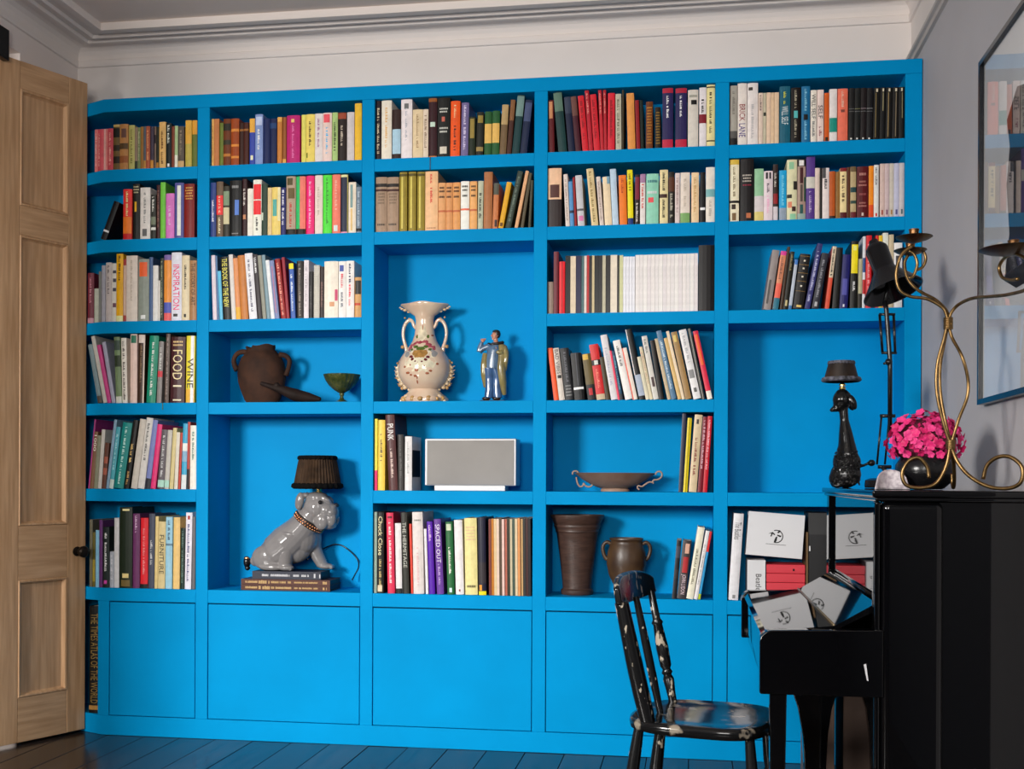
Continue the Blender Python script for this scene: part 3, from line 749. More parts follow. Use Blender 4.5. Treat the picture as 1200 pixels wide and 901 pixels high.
def make_book(w, h, d, hexc, marks, g, kind, hard):
    """a book standing at the origin, spine towards -y: cover mesh, page block and the marks printed on it"""
    b = 0.0 if kind in ('m', 'r') else min(0.004, 0.10*w); t = min(0.0022 if hard else 0.0009, w*0.2); n = 4
    out = [(-w/2+w*i/n, bulge(-w/2+w*i/n, w, b)) for i in range(n+1)]
    e = 0.003 if hard else 0.0
    poly = out+[(w/2, d), (w/2-t, d), (w/2-t, t)]+[(-w/2+t, t), (-w/2+t, d), (-w/2, d)]
    mb = MB(); m = len(poly); vs = [(x, y, 0) for x, y in poly]+[(x, y, h) for x, y in poly]
    fs = [(i, (i+1) % m, m+(i+1) % m, m+i) for i in range(m)]
    q = n+1                       # cap: spine block, left board, right board (indices into poly)
    for o, flip in ((0, 1), (m, 0)):
        for f in (tuple(range(0, n+1))+(q+2, q+3), (n, q, q+1, q+2), (0, q+3, q+4, q+5)):
            f = tuple(i+o for i in f); fs.append(f[::-1] if flip else f)
    cover = mb.add(vs, fs)
    root = cover.build('book' if kind == 'b' else 'magazine' if kind == 'm' else 'record_sleeve', bmat(hexc, g, 0.3 if kind == 'm' else 0.42))
    def part(mbx, name, mt):
        o = mbx.build(name, mt); o.parent = root; return o
    part(MB().box(-w/2+t, w/2-t, t, d-e, e, h-e), 'page_block', PAGES)
    for mk in marks:
        f = mk.split(':'); k = f[0]
        if k == 'spiral':
            sp = MB(); nn = 26
            for i in range(nn):
                z = h*(i+0.5)/nn; sp.tube([(-w/2+0.001, -0.001, z), (-w*.2, -0.004, z+0.001), (w*.2, -0.004, z+0.001), (w/2-0.001, -0.001, z)], 0.0009, 5, smooth=0)
            part(sp, 'spiral_binding', mat('wire_binding', (.75, .74, .7), .3, metal=0.6)); continue
        z0, z1 = float(f[1])*h, float(f[2])*h
        if k == 'b': mm = MB(); strip(mm, w, b, -w/2+0.0002, w/2-0.0002, z0, z1); part(mm, 'spine_band', bmat(f[3], g))
        elif k == 'p':
            mm = MB(); strip(mm, w, b, -w/2+w*float(f[3])+0.0002, -w/2+w*float(f[4])-0.0002, z0, z1, 0.0008); part(mm, 'spine_patch', bmat(f[5], g))
        elif k == 'c':
            mm = MB().add([(w/2+0.0005, 0.006, z0), (w/2+0.0005, d*.9, z0), (w/2+0.0005, d*.9, z1), (w/2+0.0005, 0.006, z1)], [(0, 1, 2, 3)]); part(mm, 'cover_print', bmat(f[3], g))
        elif k in 'th':
            mm = MB(); rnd = random.Random(int(f[3], 16)+int(w*1e5))
            if k == 't':            # lettering that runs down the spine
                s = min(0.010, w*0.45); z = z1
                while z > z0+s*.4:
                    if rnd.random() > 0.16:
                        l = s*rnd.uniform(.35, .62); hh = s*rnd.uniform(.7, 1.0)
                        if rnd.random() < .5: strip(mm, w, b, -s/2, -s/2+hh, max(z0, z-l), z, 0.001, 1)
                        else:
                            strip(mm, w, b, -s/2, -s/2+hh, max(z0, z-l*.35), z, 0.001, 1); strip(mm, w, b, -s/2, -s/2+hh*.35, max(z0, z-l), z-l*.35, 0.001, 1)
                        z -= l+s*.13
                    else: z -= s*.55
            else:                   # short lines across the spine
                nl = max(1, int((z1-z0)/0.011)); dz = (z1-z0)/nl
                for i in range(nl):
                    x = -w*rnd.uniform(.28, .4); xe = -x
                    while x < xe-0.001:
                        l = w*rnd.uniform(.05, .12); strip(mm, w, b, x, min(x+l, xe), z0+dz*(i+.25), z0+dz*(i+.75), 0.001, 1); x += l+w*.035
            if mm.v: part(mm, 'title', bmat(f[3], g))
        elif k == 'T':
            s = f[4].replace('_', ' ')
            if s not in TXT: TXT[s] = text_mesh(s, 'title')
            me = TXT[s].copy(); lw = w*0.62 if len(s) > 4 else w*.68
            for v in me.vertices:
                u, q2 = v.co.x, v.co.y; xx = -lw/2+q2*lw
                v.co = (xx, -b-0.0012, z1-u*(z1-z0))
            me.materials.clear(); me.materials.append(bmat(f[3], g))
            o = bpy.data.objects.new('title', me); COL.objects.link(o); o.parent = root
    return root
def shelf_books(bay, row):
    crop, lines = SHELVES[(bay, row)]; zs = BOTS[row]; recs = []
    ymid = 0.012
    pyb = proj((sum(COLX[bay])/2, ymid, zs))[1]
    for i, L in enumerate(lines):
        x0, x1, yt, ln = map(float, L[:4]); kind = 'b'; marks = []
        for q in L[5:]:
            if q in 'mr': kind = q
            else: marks.append(q)
        ys = 0.010+random.uniform(0, 0.008)
        if kind == 'm': ys = 0.012+random.uniform(0, 0.002)
        if bay == 0: ys = max(ys, (-0.425-onY(0.0, crop.px(x0, 0)[0], pyb).x)*0.45+0.008)
        p0x = crop.px(x0, 0)[0]; p1x = crop.px(x1, 0)[0]; lpx = ln/crop.k; pty = crop.px(0, yt)[1]
        A = onY(ys, p0x, pyb); B = onY(ys, p1x, pyb); Tp = onY(ys, (p0x+p1x)/2+lpx, pty)
        # uprights lean a little in the photograph (camera roll); measure the lean against the projected vertical
        vx = proj((0.5*(A.x+B.x), ys, Tp.z))[0]-(p0x+p1x)/2
        lean = math.atan2(onY(ys, (p0x+p1x)/2+lpx-(vx if abs(ln) > 0 else 0)*0, pty).x-0.5*(A.x+B.x), Tp.z-zs) if abs(ln) > 0 else 0.0
        recs.append(dict(x0=A.x, x1=B.x, top=Tp.z, lean=lean, ys=ys, hex=L[4], marks=marks, kind=kind))
    lo, hi = COLX[bay]
    if bay == 0: lo = -0.60
    for i, r in enumerate(recs):       # keep neighbours apart
        r['x1'] = min(r['x1'], hi-0.001)
        if i:
            p = recs[i-1]
            if r['x0'] < p['x1']+0.0004: r['x0'] = p['x1']+0.0004
            hm = min(p['top'], r['top'])-zs
            gap = (r['x0']+math.tan(r['lean'])*hm)-(p['x1']+math.tan(p['lean'])*hm)
            if gap < 0.0004: r['lean'] = math.atan(math.tan(r['lean'])+(0.0004-gap)/hm)
        else: r['x0'] = max(r['x0'], lo+0.001)
        over = r['x1']+math.tan(r['lean'])*(r['top']-zs)-(hi-0.001)
        if over > 0: r['lean'] -= over/(r['top']-zs); r['lean'] = max(r['lean'], 0)
    for i, r in enumerate(recs):
        c = math.cos(r['lean']); w = max(0.003, (r['x1']-r['x0'])*c); h = (r['top']-zs-w*abs(math.sin(r['lean'])))/c
        h = min(h, TOPS[row]-zs-0.003)
        d = max(0.10, min(0.2, h*0.72)) if r['kind'] == 'b' else 0.205
        d = min(d, YI-r['ys']-0.004)
        r.update(w=w, h=h, d=d, zs=zs, bay=bay, row=row, n=i, xc=(r['x0']+r['x1'])/2, lift=w/2*abs(math.sin(r['lean'])))
    return recs
ALL = []
for key in SHELVES: ALL += shelf_books(*key)
books = sorted([r for r in ALL if r['kind'] == 'b'], key=lambda r: -r['w']*r['h'])
NB = 330
few = set(id(r) for r in books[NB:])
seen = {}
slim_parts = []
for r in ALL:
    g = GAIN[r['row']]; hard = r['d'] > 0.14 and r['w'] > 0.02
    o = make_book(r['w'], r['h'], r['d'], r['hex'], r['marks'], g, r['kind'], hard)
    o.location = (r['xc'], r['ys'], r['zs']+r['lift']+0.0003); o.rotation_euler = (0, r['lean'], 0)
    size = 'slim' if r['w'] < 0.016 else 'thick' if r['w'] > 0.034 else 'tall' if r['h'] > 0.27 else 'small' if r['h'] < 0.17 else 'medium'
    if abs(r['lean']) > 0.06: size += ' leaning'
    cn = colname(r['hex']); where = 'on the %s shelf, %s' % (ROWN[r['row']], BAYN[r['bay']])
    txt = [m.split(':')[4].replace('_', ' ') for m in r['marks'] if m[0] == 'T']
    bands = [m.split(':')[3] for m in r['marks'] if m[0] == 'b']
    det = ''
    if txt and txt[0] in ('FOOD', 'WINE', 'INSPIRATION', 'FURNITURE', 'PUNK'): det = ' reading %s' % txt[0]
    elif txt: det = ' with bold title'
    elif bands and colname(bands[-1]) != cn: det = ' with %s band' % colname(bands[-1])
    if r['kind'] == 'r': lab = 'thin worn %s record sleeve, %s item from the door end, lowest shelf, flowered-vase bay' % (cn, ORD[r['n']])
    elif r['kind'] == 'm' and cn in ('white', 'cream', 'pale grey') and r['n'] > 17: lab = 'plain white magazine in the row beside the black slipcase'
    elif r['kind'] == 'm': lab = '%s %s magazine spine, %s from the door end, third shelf, shallow-bowl bay' % (size.split()[0], cn, ORD[r['n']])
    elif len((size+cn+det).split()) > 6: lab = '%s %s book%s, %s from door, %s shelf, %s' % (size.split()[-1], cn, det, ORD[r['n']], ROWN[r['row']], BAYN[r['bay']])
    else: lab = '%s %s book%s, %s from door end, %s shelf, %s' % (size, cn, det, ORD[r['n']], ROWN[r['row']], BAYN[r['bay']])
    if r['bay'] == 3 and r['row'] == 2 and r['hex'] == '181214': lab = 'broad black slipcase at the end of the white magazines'
    if r['bay'] == 4 and r['row'] == 5: lab = 'tall white book with grey title leaning beside the white boxes'
    if id(r) in few:               # the narrowest spines, past the three hundred that show largest
        slim_parts.append(o); continue
    tag(o, lab, {'b': 'book', 'm': 'magazine', 'r': 'record'}[r['kind']], {'b': 'books on the blue shelves', 'm': 'magazines on the third shelf', 'r': 'record sleeves'}[r['kind']])
if slim_parts:                      # joined into one object that nobody would count
    bm = bmesh.new(); mats = []
    for o in slim_parts:
        for p in [o]+list(o.children):
            M4 = wm(p); me = p.data; base = len(bm.faces); nv = len(bm.verts)
            mt = me.materials[0]
            if mt not in mats: mats.append(mt)
            vs = [bm.verts.new(M4 @ v.co) for v in me.vertices]
            for pg in me.polygons:
                try: fc = bm.faces.new([vs[k] for k in pg.vertices]); fc.material_index = mats.index(mt)
                except ValueError: pass
    me = bpy.data.meshes.new('slim_books'); bm.to_mesh(me); bm.free()
    for mt in mats: me.materials.append(mt)
    so = bpy.data.objects.new('slim_books', me); COL.objects.link(so); so['kind'] = 'stuff'
    tag(so, 'narrowest pamphlets and thin paperbacks scattered between the larger books on all shelves', 'books')
    for o in slim_parts:
        for p in list(o.children): bpy.data.objects.remove(p)
        bpy.data.objects.remove(o)
print('books', len(books), 'all', len(ALL))
# ------------------------------------------------------------------ helpers for placed things
def xf(mb, M4): mb.v = [tuple(M4 @ Vector(v)) for v in mb.v]; return mb
def tb(mb, a, b, r0, r1=None, seg=12): return mb.tube([a, b], [r0, r1 if r1 is not None else r0], seg, smooth=0)
# ------------------------------------------------------------------ the pine door leaf, swung back against the wall
Fp, Hp = Vector((-0.522, 0.040, 0)), Vector((-0.690, -0.330, 0))
ex = (Hp-Fp).normalized(); en = Vector((-ex.y, ex.x, 0)); en = en if en.x > 0 else -en
DM = Matrix(((ex.x, -en.x, 0, Fp.x), (ex.y, -en.y, 0, Fp.y), (0, 0, 1, 0), (0, 0, 0, 1)))      # local: u along leaf, v into the leaf, z up
def onDoor(px, py):
    d = ray(px, py); t = (Fp-CAM).dot(en)/d.dot(en); P = CAM+d*t; return (P-Fp).dot(ex), P.z
DW = onDoor(-2, 500)[0]; ua = onDoor(80, 400)[0]; ub = onDoor(22.5, 400)[0]; ztop = onDoor(100, 96.7)[1]
zr = [onDoor(23, 103)[1], onDoor(23, 240.5)[1], onDoor(23, 274.6)[1], onDoor(23, 616.6)[1], onDoor(23, 680)[1], onDoor(23, 818)[1]]
DOOR = bpy.data.objects.new('door_1', None); COL.objects.link(DOOR); DOOR.location = Fp; struct(DOOR, 'stripped pine panelled door leaf standing open against the bookcase')
TH = 0.036
def dpart(mb, name, m, bevel=0, parent=None): return xf(mb, DM).build(name, m, parent or DOOR, bevel=bevel)
dpart(MB().box(0, ua, 0, TH, 0.012, ztop), 'stile', PINE, 0.003); dpart(MB().box(ub, DW, 0, TH, 0.012, ztop), 'stile', PINE, 0.003)
for z0, z1 in ((zr[0], ztop), (zr[2], zr[1]), (zr[4], zr[3]), (0.012, zr[5])): dpart(MB().box(ua+0.0008, ub-0.0008, 0.0006, TH-0.001, z0, z1), 'rail', PINE2, 0.0015)
for z1, z0 in ((zr[0], zr[1]), (zr[2], zr[3]), (zr[4], zr[5])):
    pn = dpart(MB().box(ua, ub, 0.013, 0.024, z0, z1), 'panel', PINE)
    w = 0.020; a, b = ua, ub; mo = MB()
    ring = [(0, 0.002), (0.004, -0.003), (0.010, -0.002), (0.014, 0.007), (w, 0.0135)]      # inset, depth: a worn ogee
    vs, fs = [], []
    for (i, dp) in ring: vs += [(a+i, dp, z0+i), (b-i, dp, z0+i), (b-i, dp, z1-i), (a+i, dp, z1-i)]
    for k in range(len(ring)-1):
        for j in range(4): fs.append((4*k+j, 4*k+(j+1) % 4, 4*k+4+(j+1) % 4, 4*k+4+j))
    dpart(mo.add(vs, fs), 'moulding', PINE, parent=pn)
ku, kz = onDoor(90, 646)
kb = MB().lathe([(0.006, 0), (0.020, 0.0), (0.021, 0.004), (0.010, 0.008), (0.009, 0.022), (0.017, 0.030), (0.024, 0.040), (0.025, 0.050), (0.020, 0.058), (0.006, 0.061)], 24)
xf(kb, DM @ Matrix.Translation((ku, 0, kz)) @ Matrix.Rotation(math.pi/2, 4, 'X')); kb.build('door_knob', mat('dark_bronze', (0.03, 0.022, 0.017), 0.3, metal=0.8), DOOR, smooth=True, sharp=50)
# black box speaker on the wall above the door
p = onX(XL, 7, 50); q0 = onX(XL, 7, 34.5).z; q1 = onX(XL, 7, 66).z
sp = thing('wall_speaker', (XL, p.y-0.08, q1), 'small black box speaker on the wall above the pine door', 'speaker')
MB().box(XL+0.002, XL+0.03, p.y-0.2, p.y-0.022, q1-0.03, q0-0.014).build('case', BLACKM, sp, bevel=0.003)
MB().box(XL+0.03, XL+0.033, p.y-0.19, p.y-0.03, q1-0.025, q0-0.02).build('grille', mat('speaker_cloth', (0.012, 0.012, 0.013), 0.9), sp)
# ------------------------------------------------------------------ the piano
XP, YF, YN, ZT = 2.55, -0.44, -1.556, 1.078
PN = thing('upright_piano', (2.7, -1.0, 0), 'glossy black upright piano against the grey wall', 'piano')
XW = XR-0.012
MB().box(2.552, XW, YN+0.012, YN+0.045, 0.0, 1.050).build('end_panel', PIANO, PN, bevel=0.003)
MB().box(2.545, 2.700, YN, YN+0.055, 0.0, 1.052).build('pilaster', PIANO, PN, bevel=0.022, seg=6)
MB().box(2.530, 2.545, YN+0.004, YN+0.05, 0.0, 1.050).build('corner_bead', PIANO, PN, bevel=0.006, seg=4)
MB().box(2.552, XW, YF-0.045, YF, 0.0, 1.050).build('end_panel', PIANO, PN, bevel=0.003)
MB().box(2.538, 2.556, YF-0.060, YF-0.002, 0.56, 1.054).build('corner_post', PIANO, PN, bevel=0.003)
MB().box(XP, XP+0.018, YN+0.045, YF-0.045, 0.740, 1.052).build('upper_panel', PIANO, PN)
MB().box(XP, XP+0.018, YN+0.045, YF-0.045, 0.08, 0.560).build('lower_panel', PIANO, PN)
MB().box(2.54, XW, YN+0.02, YF-0.01, 0.0, 0.09).build('plinth', PIANO, PN, bevel=0.004)
MB().box(2.580, XW, YN+0.05, YF-0.05, 0.12, 1.04).build('back_board', mat('piano_inner_wood', (0.03, 0.02, 0.015), 0.6), PN)
MB().box(2.522, XW+0.004, YN-0.012, YF+0.010, 1.060, ZT).build('lid', PIANO, PN, bevel=0.005, seg=3)
MB().box(2.530, XW, YN-0.006, YF+0.005, 1.050, 1.060).build('lid_moulding', PIANO, PN, bevel=0.003)
# key bed, arms, folding fallboard
MB().box(2.262, 2.552, YN+0.05, YF-0.045, 0.552, 0.590).build('key_bed', PIANO, PN, bevel=0.004)
def arm(y0, y1):
    pr = [(2.552, 0.550), (2.246, 0.550), (2.244, 0.556), (2.244, 0.686), (2.248, 0.700), (2.258, 0.710), (2.274, 0.715), (2.552, 0.722)]
    return MB().prism(pr, y0, y1, 'y').build('arm', PIANO, PN, bevel=0.003)
arm(YN, YN+0.050); arm(YF-0.047, YF)
MB().box(2.256, 2.272, YN+0.05, YF-0.047, 0.590, 0.700).build('key_slip', PIANO, PN, bevel=0.004)
MB().prism([(2.252, 0.696), (2.262, 0.708), (2.436, 0.724), (2.436, 0.712), (2.27, 0.695)], YN+0.051, YF-0.048, 'y').build('fallboard_flap', PIANO, PN)
MB().prism([(2.438, 0.712), (2.438, 0.7245), (2.549, 0.790), (2.549, 0.770)], YN+0.051, YF-0.048, 'y').build('fallboard', PIANO, PN)
tb(MB(), (2.437, YN+0.055, 0.7265), (2.437, YF-0.05, 0.7265), 0.0028).build('hinge_strip', mat('worn_brass_strip', (0.35, 0.27, 0.17), 0.35, metal=0.8), PN, smooth=True)
tb(MB(), (2.547, YN+0.05, 0.797), (2.547, YF-0.05, 0.797), 0.006).build('panel_bead', PIANO, PN, smooth=True)
# legs: a plain square leg at the near end, a console leg with flared capital at the far end
MB().prism([(2.276, 0.0), (2.306, 0.0), (2.314, 0.552), (2.270, 0.552)], YN+0.008, YN+0.048, 'y').build('leg', PIANO, PN, bevel=0.003)
MB().prism([(2.418, 0.0), (2.484, 0.0), (2.482, 0.22), (2.486, 0.31), (2.498, 0.40), (2.530, 0.50), (2.545, 0.552), (2.345, 0.552), (2.362, 0.50), (2.396, 0.40), (2.412, 0.31), (2.417, 0.22)], -0.95, -0.90, 'y').build('leg', PIANO, PN, bevel=0.003)
# small white scuff on the near arm
q = onY(YN-0.001, 1014, 787); MB().add([(q.x-0.004, YN-0.0006, q.z+0.018), (q.x+0.004, YN-0.0006, q.z-0.022), (q.x+0.008, YN-0.0006, q.z-0.024), (q.x+0.002, YN-0.0006, q.z+0.020)], [(0, 1, 2, 3)]).build('paint_scuff', mat('white_scuff', (0.6, 0.6, 0.62), 0.6), PN)
# ------------------------------------------------------------------ brown box standing between the piano and the cupboards
bx = thing('storage_box', (2.50, -0.6, 0), 'tall brown boarded box on the floor under the piano keyboard', 'box')
TAUPE = mat('taupe_board', (0.15, 0.095, 0.072), 0.55, noise=(6, 0.2))
MB().box(2.447, 2.537, -0.70, -0.50, 0.001, 0.48).build('body', TAUPE, bx, bevel=0.003)
MB().box(2.445, 2.5375, -0.702, -0.498, 0.48, 0.50).build('cover', TAUPE, bx, bevel=0.003)
# ------------------------------------------------------------------ the worn black chair
wornm = mat('chipped_black_paint', (0.006, 0.006, 0.0065), 0.22, noise=(42, 0, 0.365, 0.39), rgb2=(0.42, 0.36, 0.28), stretch=(1, 1, 0.55), bump=(14, 0.2))
wornseat = mat('chipped_black_seat_paint', (0.006, 0.006, 0.0065), 0.13, noise=(20, 0, 0.35, 0.42), rgb2=(0.26, 0.22, 0.17), bump=(12, 0.2))
CHM = Matrix.Translation((2.105, -1.335, 0)) @ Matrix.Rotation(math.radians(-12), 4, 'Z')
CHR = thing('side_chair', CHM.translation, 'old wooden spindle-back chair with chipped black paint pulled up to the piano', 'chair')
def cpart(mb, name, m=wornm, smooth=True, bevel=0, sharp=None): return xf(mb, CHM).build(name, m, CHR, smooth=smooth, bevel=bevel, sharp=sharp)
SH = 0.452                                     # seat height; chair faces +x
outl = []
for k in range(48):
    a = 2*math.pi*k/48; c, s = math.cos(a), math.sin(a); n = 3.4
    rx = 0.195; ry = 0.195*(1.0+0.06*c)
    outl.append((rx*math.copysign(abs(c)**(2/n), c), ry*math.copysign(abs(s)**(2/n), s)))
st = MB(); vs, fs = [], []
lev = [(0.90, SH-0.034), (0.985, SH-0.028), (1.0, SH-0.014), (0.985, SH-0.003), (0.93, SH), (0.75, SH-0.006), (0.4, SH-0.010), (0.02, SH-0.010)]
for (k, z) in lev: vs += [(x*k, y*k, z) for x, y in outl]
for i in range(len(lev)-1):
    for j in range(48): fs.append((i*48+j, i*48+(j+1) % 48, (i+1)*48+(j+1) % 48, (i+1)*48+j))
fs += [tuple(range(47, -1, -1)), tuple(range((len(lev)-1)*48, len(lev)*48))]
cpart(st.add(vs, fs), 'seat', wornseat)
def turned(p0, p1, prof, name, seg=14):         # prof: (t along, radius)
    a, b = Vector(p0), Vector(p1); d = b-a; mb = MB().lathe([(r, t*d.length) for t, r in prof], seg)
    xf(mb, Matrix.Translation(a) @ d.to_track_quat('Z', 'Y').to_matrix().to_4x4()); return cpart(mb, name, sharp=60)
LEGP = [(0, .013), (.08, .016), (.18, .019), (.30, .021), (.42, .020), (.52, .015), (.545, .020), (.565, .015), (.585, .021), (.605, .021), (.625, .015), (.645, .020), (.67, .016), (.72, .017), (.86, .015), (1, .013)]
for sx in (-1, 1):
    for sy in (-1, 1): turned((sx*0.185-(0.02 if sx < 0 else 0), sy*0.175, 0.0), (sx*0.150, sy*0.140, SH-0.03), LEGP if sx > 0 else [(0, .014), (.3, .019), (.6, .020), (.9, .016), (1, .014)], 'leg')
STR = [(0, .008), (.2, .011), (.5, .014), (.8, .011), (1, .008)]
for sy in (-1, 1): turned((-0.18, sy*0.165, 0.20), (0.170, sy*0.160, 0.20), STR, 'stretcher')
turned((0.02, -0.163, 0.20), (0.02, 0.163, 0.20), STR, 'stretcher')
TOPX = -0.193
def bk(y, t): return (-0.120+(TOPX+0.120)*t, y, SH-0.012+t*0.330)
for sy in (-1, 1):
    if sy > 0: turned(bk(sy*0.150, 0), bk(sy*0.165, 1), [(0, .012), (.10, .013), (.22, .017), (.26, .012), (.28, .017), (.31, .012), (.34, .017), (.50, .019), (.70, .014), (.72, .018), (.75, .012), (1, .011)], 'back_post')
    else:
        mb = MB(); a, b = Vector(bk(-0.150, -0.02)), Vector(bk(-0.165, 1.0)); pr = []
        for t in range(9):
            P = a.lerp(b, t/8); pr.append((P.x-0.002*math.sin(t/8*math.pi), P.y, P.z))
        mb.tube(pr, [0.020, .022, .023, .023, .023, .022, .021, .020, .019], 12); cpart(mb, 'back_post')
turned(bk(-0.01, 0), bk(-0.012, 1), [(0, .009), (.3, .012), (.6, .012), (1, .009)], 'spindle')
cr = MB(); vs, fs = [], []; NS = 18
for i in range(NS+1):
    t = -1+2*i/NS; y = t*0.195; hgt = 0.085*(1-0.45*abs(t)**3); xo = TOPX-0.026*(1-t*t)-0.004; z0 = SH+0.300+0.012*abs(t)**2
    vs += [(xo+0.016, y, z0), (xo+0.006, y, z0+hgt), (xo-0.012, y, z0+hgt), (xo-0.004, y, z0)]
for i in range(NS):
    for j in range(4): fs.append((4*i+j, 4*i+(j+1) % 4, 4*i+4+(j+1) % 4, 4*i+4+j))
fs += [(3, 2, 1, 0), (4*NS, 4*NS+1, 4*NS+2, 4*NS+3)]
cpart(cr.add(vs, fs), 'crest_rail', bevel=0.006)
# ------------------------------------------------------------------ framed picture on the grey wall
z0, z1 = 1.330, 2.356; y0, y1 = -0.973, -1.72
PF = thing('framed_picture', (XR, -1.3, z0), 'large black-framed picture behind glass on the grey wall', 'picture')
FRM = mat('black_frame_lacquer', (0.008, 0.010, 0.014), 0.25); fw, fd = 0.016, 0.028
MB().box(XR-fd, XR-0.001, y0-fw, y0, z0, z1).build('frame_side', FRM, PF, bevel=0.001); MB().box(XR-fd, XR-0.001, y1, y1+fw, z0, z1).build('frame_side', FRM, PF, bevel=0.001)
MB().box(XR-fd, XR-0.001, y1+fw, y0-fw, z0, z0+fw).build('frame_rail', FRM, PF, bevel=0.001); MB().box(XR-fd, XR-0.001, y1+fw, y0-fw, z1-fw, z1).build('frame_rail', FRM, PF, bevel=0.001)
MB().box(XR-0.014, XR-0.010, y1+fw, y0-fw, z0+fw, z1-fw).build('print', mat('pale_photograph', (0.78, 0.79, 0.80), 0.7, noise=(1.5, 0.25)), PF)
fig = MB(); 
fig.add([(XR-0.0146, y, z) for y, z in ((-1.22, 1.66), (-1.27, 1.78), (-1.24, 1.92), (-1.27, 2.02), (-1.24, 2.10), (-1.34, 2.16), (-1.50, 2.12), (-1.58, 2.0), (-1.62, 1.75), (-1.55, 1.62), (-1.34, 1.62))], [tuple(range(11))])
fig.build('printed_figure', mat('printed_ink', (0.02, 0.02, 0.025), 0.7), PF)
gl = mat('picture_glass', (0.0, 0.0, 0.0), 0.02, ior=1.6)
nt = gl.node_tree; pb = nt.nodes['Principled BSDF']; trn = nt.nodes.new('ShaderNodeBsdfTransparent'); mx = nt.nodes.new('ShaderNodeMixShader'); fr = nt.nodes.new('ShaderNodeFresnel'); fr.inputs[0].default_value = 1.65
gs = nt.nodes.new('ShaderNodeBsdfGlossy'); gs.inputs['Roughness'].default_value = 0.01
geo = nt.nodes.new('ShaderNodeNewGeometry'); inv = nt.nodes.new('ShaderNodeMath'); inv.operation = 'SUBTRACT'; inv.inputs[0].default_value = 1.0; mul = nt.nodes.new('ShaderNodeMath'); mul.operation = 'MULTIPLY'
nt.links.new(geo.outputs['Backfacing'], inv.inputs[1]); nt.links.new(inv.outputs[0], mul.inputs[0]); nt.links.new(fr.outputs[0], mul.inputs[1]); nt.links.new(mul.outputs[0], mx.inputs[0]); nt.links.new(trn.outputs[0], mx.inputs[1]); nt.links.new(gs.outputs[0], mx.inputs[2]); nt.links.new(mx.outputs[0], nt.nodes['Material Output'].inputs[0])
MB().box(XR-0.0195, XR-0.0175, y1+fw, y0-fw, z0+fw, z1-fw).build('glass', gl, PF)
# ------------------------------------------------------------------ things on the piano
# brass candelabrum
cc = Crop(930, 260, 2.815); YC = -1.40
def cp(zx, zy, dy=0.0):            # its far arm is turned a little towards the room
    return cc.at(YC+dy-(max(0, zx-530)/230.0*(0.135 if zy > 500 else 0.30)), zx, zy)
base = onY(YC, 1113, 574); CB = thing('candelabrum', (base.x, YC, ZT), 'tall brass wire candelabrum with scrolled feet and drip pans on the piano', 'candelabrum')
dzc = (ZT+0.0058)-cp(420, 885).z
def cpz(zx, zy, dy=0.0): P = cp(zx, zy, dy); return Vector((P.x, P.y, max(P.z, ZT+0.0058)))
def wire(pts, name, r=0.0044): return MB().tube([cpz(*p) for p in pts], r, 10, smooth=5).build(name, BRASS, CB, smooth=True)
wire([(447, 845), (440, 808), (412, 778), (378, 790), (358, 830), (372, 868), (420, 884), (470, 862), (503, 805), (517, 735)], 'foot', 0.0052)
wire([(625, 848), (637, 805), (668, 778), (710, 774), (748, 800), (756, 835), (742, 866), (700, 880), (640, 872), (580, 838), (540, 790), (517, 735)], 'foot', 0.0052)
wire([(520, 735), (528, 790, .03), (530, 850, .06), (527, 876, .085), (524, 860, .10), (523, 830, .10)], 'foot', 0.0052)
wire([(517, 735), (492, 655), (472, 560), (474, 470), (496, 385), (508, 330)], 'stem')
wire([(519, 735, .012), (500, 655, .02), (484, 560, .025), (484, 470, .02), (500, 385, .01), (509, 330, .008)], 'stem')
wire([(519, 735), (545, 650), (572, 580), (575, 520), (556, 445), (522, 380), (509, 330)], 'stem')
wire([(509, 330), (502, 300), (488, 280), (440, 254), (385, 246), (350, 225), (338, 175), (350, 120), (368, 95), (392, 78)], 'arm')
wire([(511, 330, .01), (505, 295, .03), (470, 258, .07), (412, 226, .12), (378, 190, .14), (366, 140, .15), (376, 112, .15), (384, 106, .15)], 'arm')
wire([(511, 330), (520, 300), (545, 272), (590, 252), (650, 246), (705, 240), (770, 222), (800, 190), (795, 150), (760, 118), (728, 104)], 'arm')
wire([(725, 104), (695, 120), (678, 150), (688, 182), (715, 192), (740, 188)], 'scroll', 0.0042)
wire([(384, 106, .15), (420, 92, .15), (436, 118, .15), (426, 148, .15), (402, 160, .15)], 'scroll', 0.0042)
wire([(380, 95), (398, 108), (408, 140), (395, 178), (380, 185)], 'scroll', 0.0042)
for zx, zy, dy, r in ((397, 58, 0, 62), (385, 101, .15, 55), (725, 98, 0, 58)):
    P = cp(zx, zy, dy); s = (cp(zx+r, zy, dy)-P).length
    MB().lathe([(0.004, -0.010), (s*.35, -0.007), (s*.8, 0.0), (s, 0.006), (s*.98, 0.0075), (s*.78, 0.003), (s*.3, -0.003), (0.003, -0.003)], 32, P).build('drip_pan', mat('dark_brass', (0.12, 0.075, 0.035), 0.4, metal=1, noise=(40, .4)), CB, smooth=True, sharp=50)
    MB().lathe([(0.008, -0.006), (0.013, -0.004), (0.0135, 0.004), (0.0115, 0.008), (0.0125, 0.022), (0.0138, 0.027), (0.0125, 0.0275), (0.010, 0.016), (0.002, 0.014)], 20, P).build('candle_socket', mat('copper_socket', (0.32, 0.16, 0.07), 0.4, metal=1, noise=(40, .4)), CB, smooth=True, sharp=45)
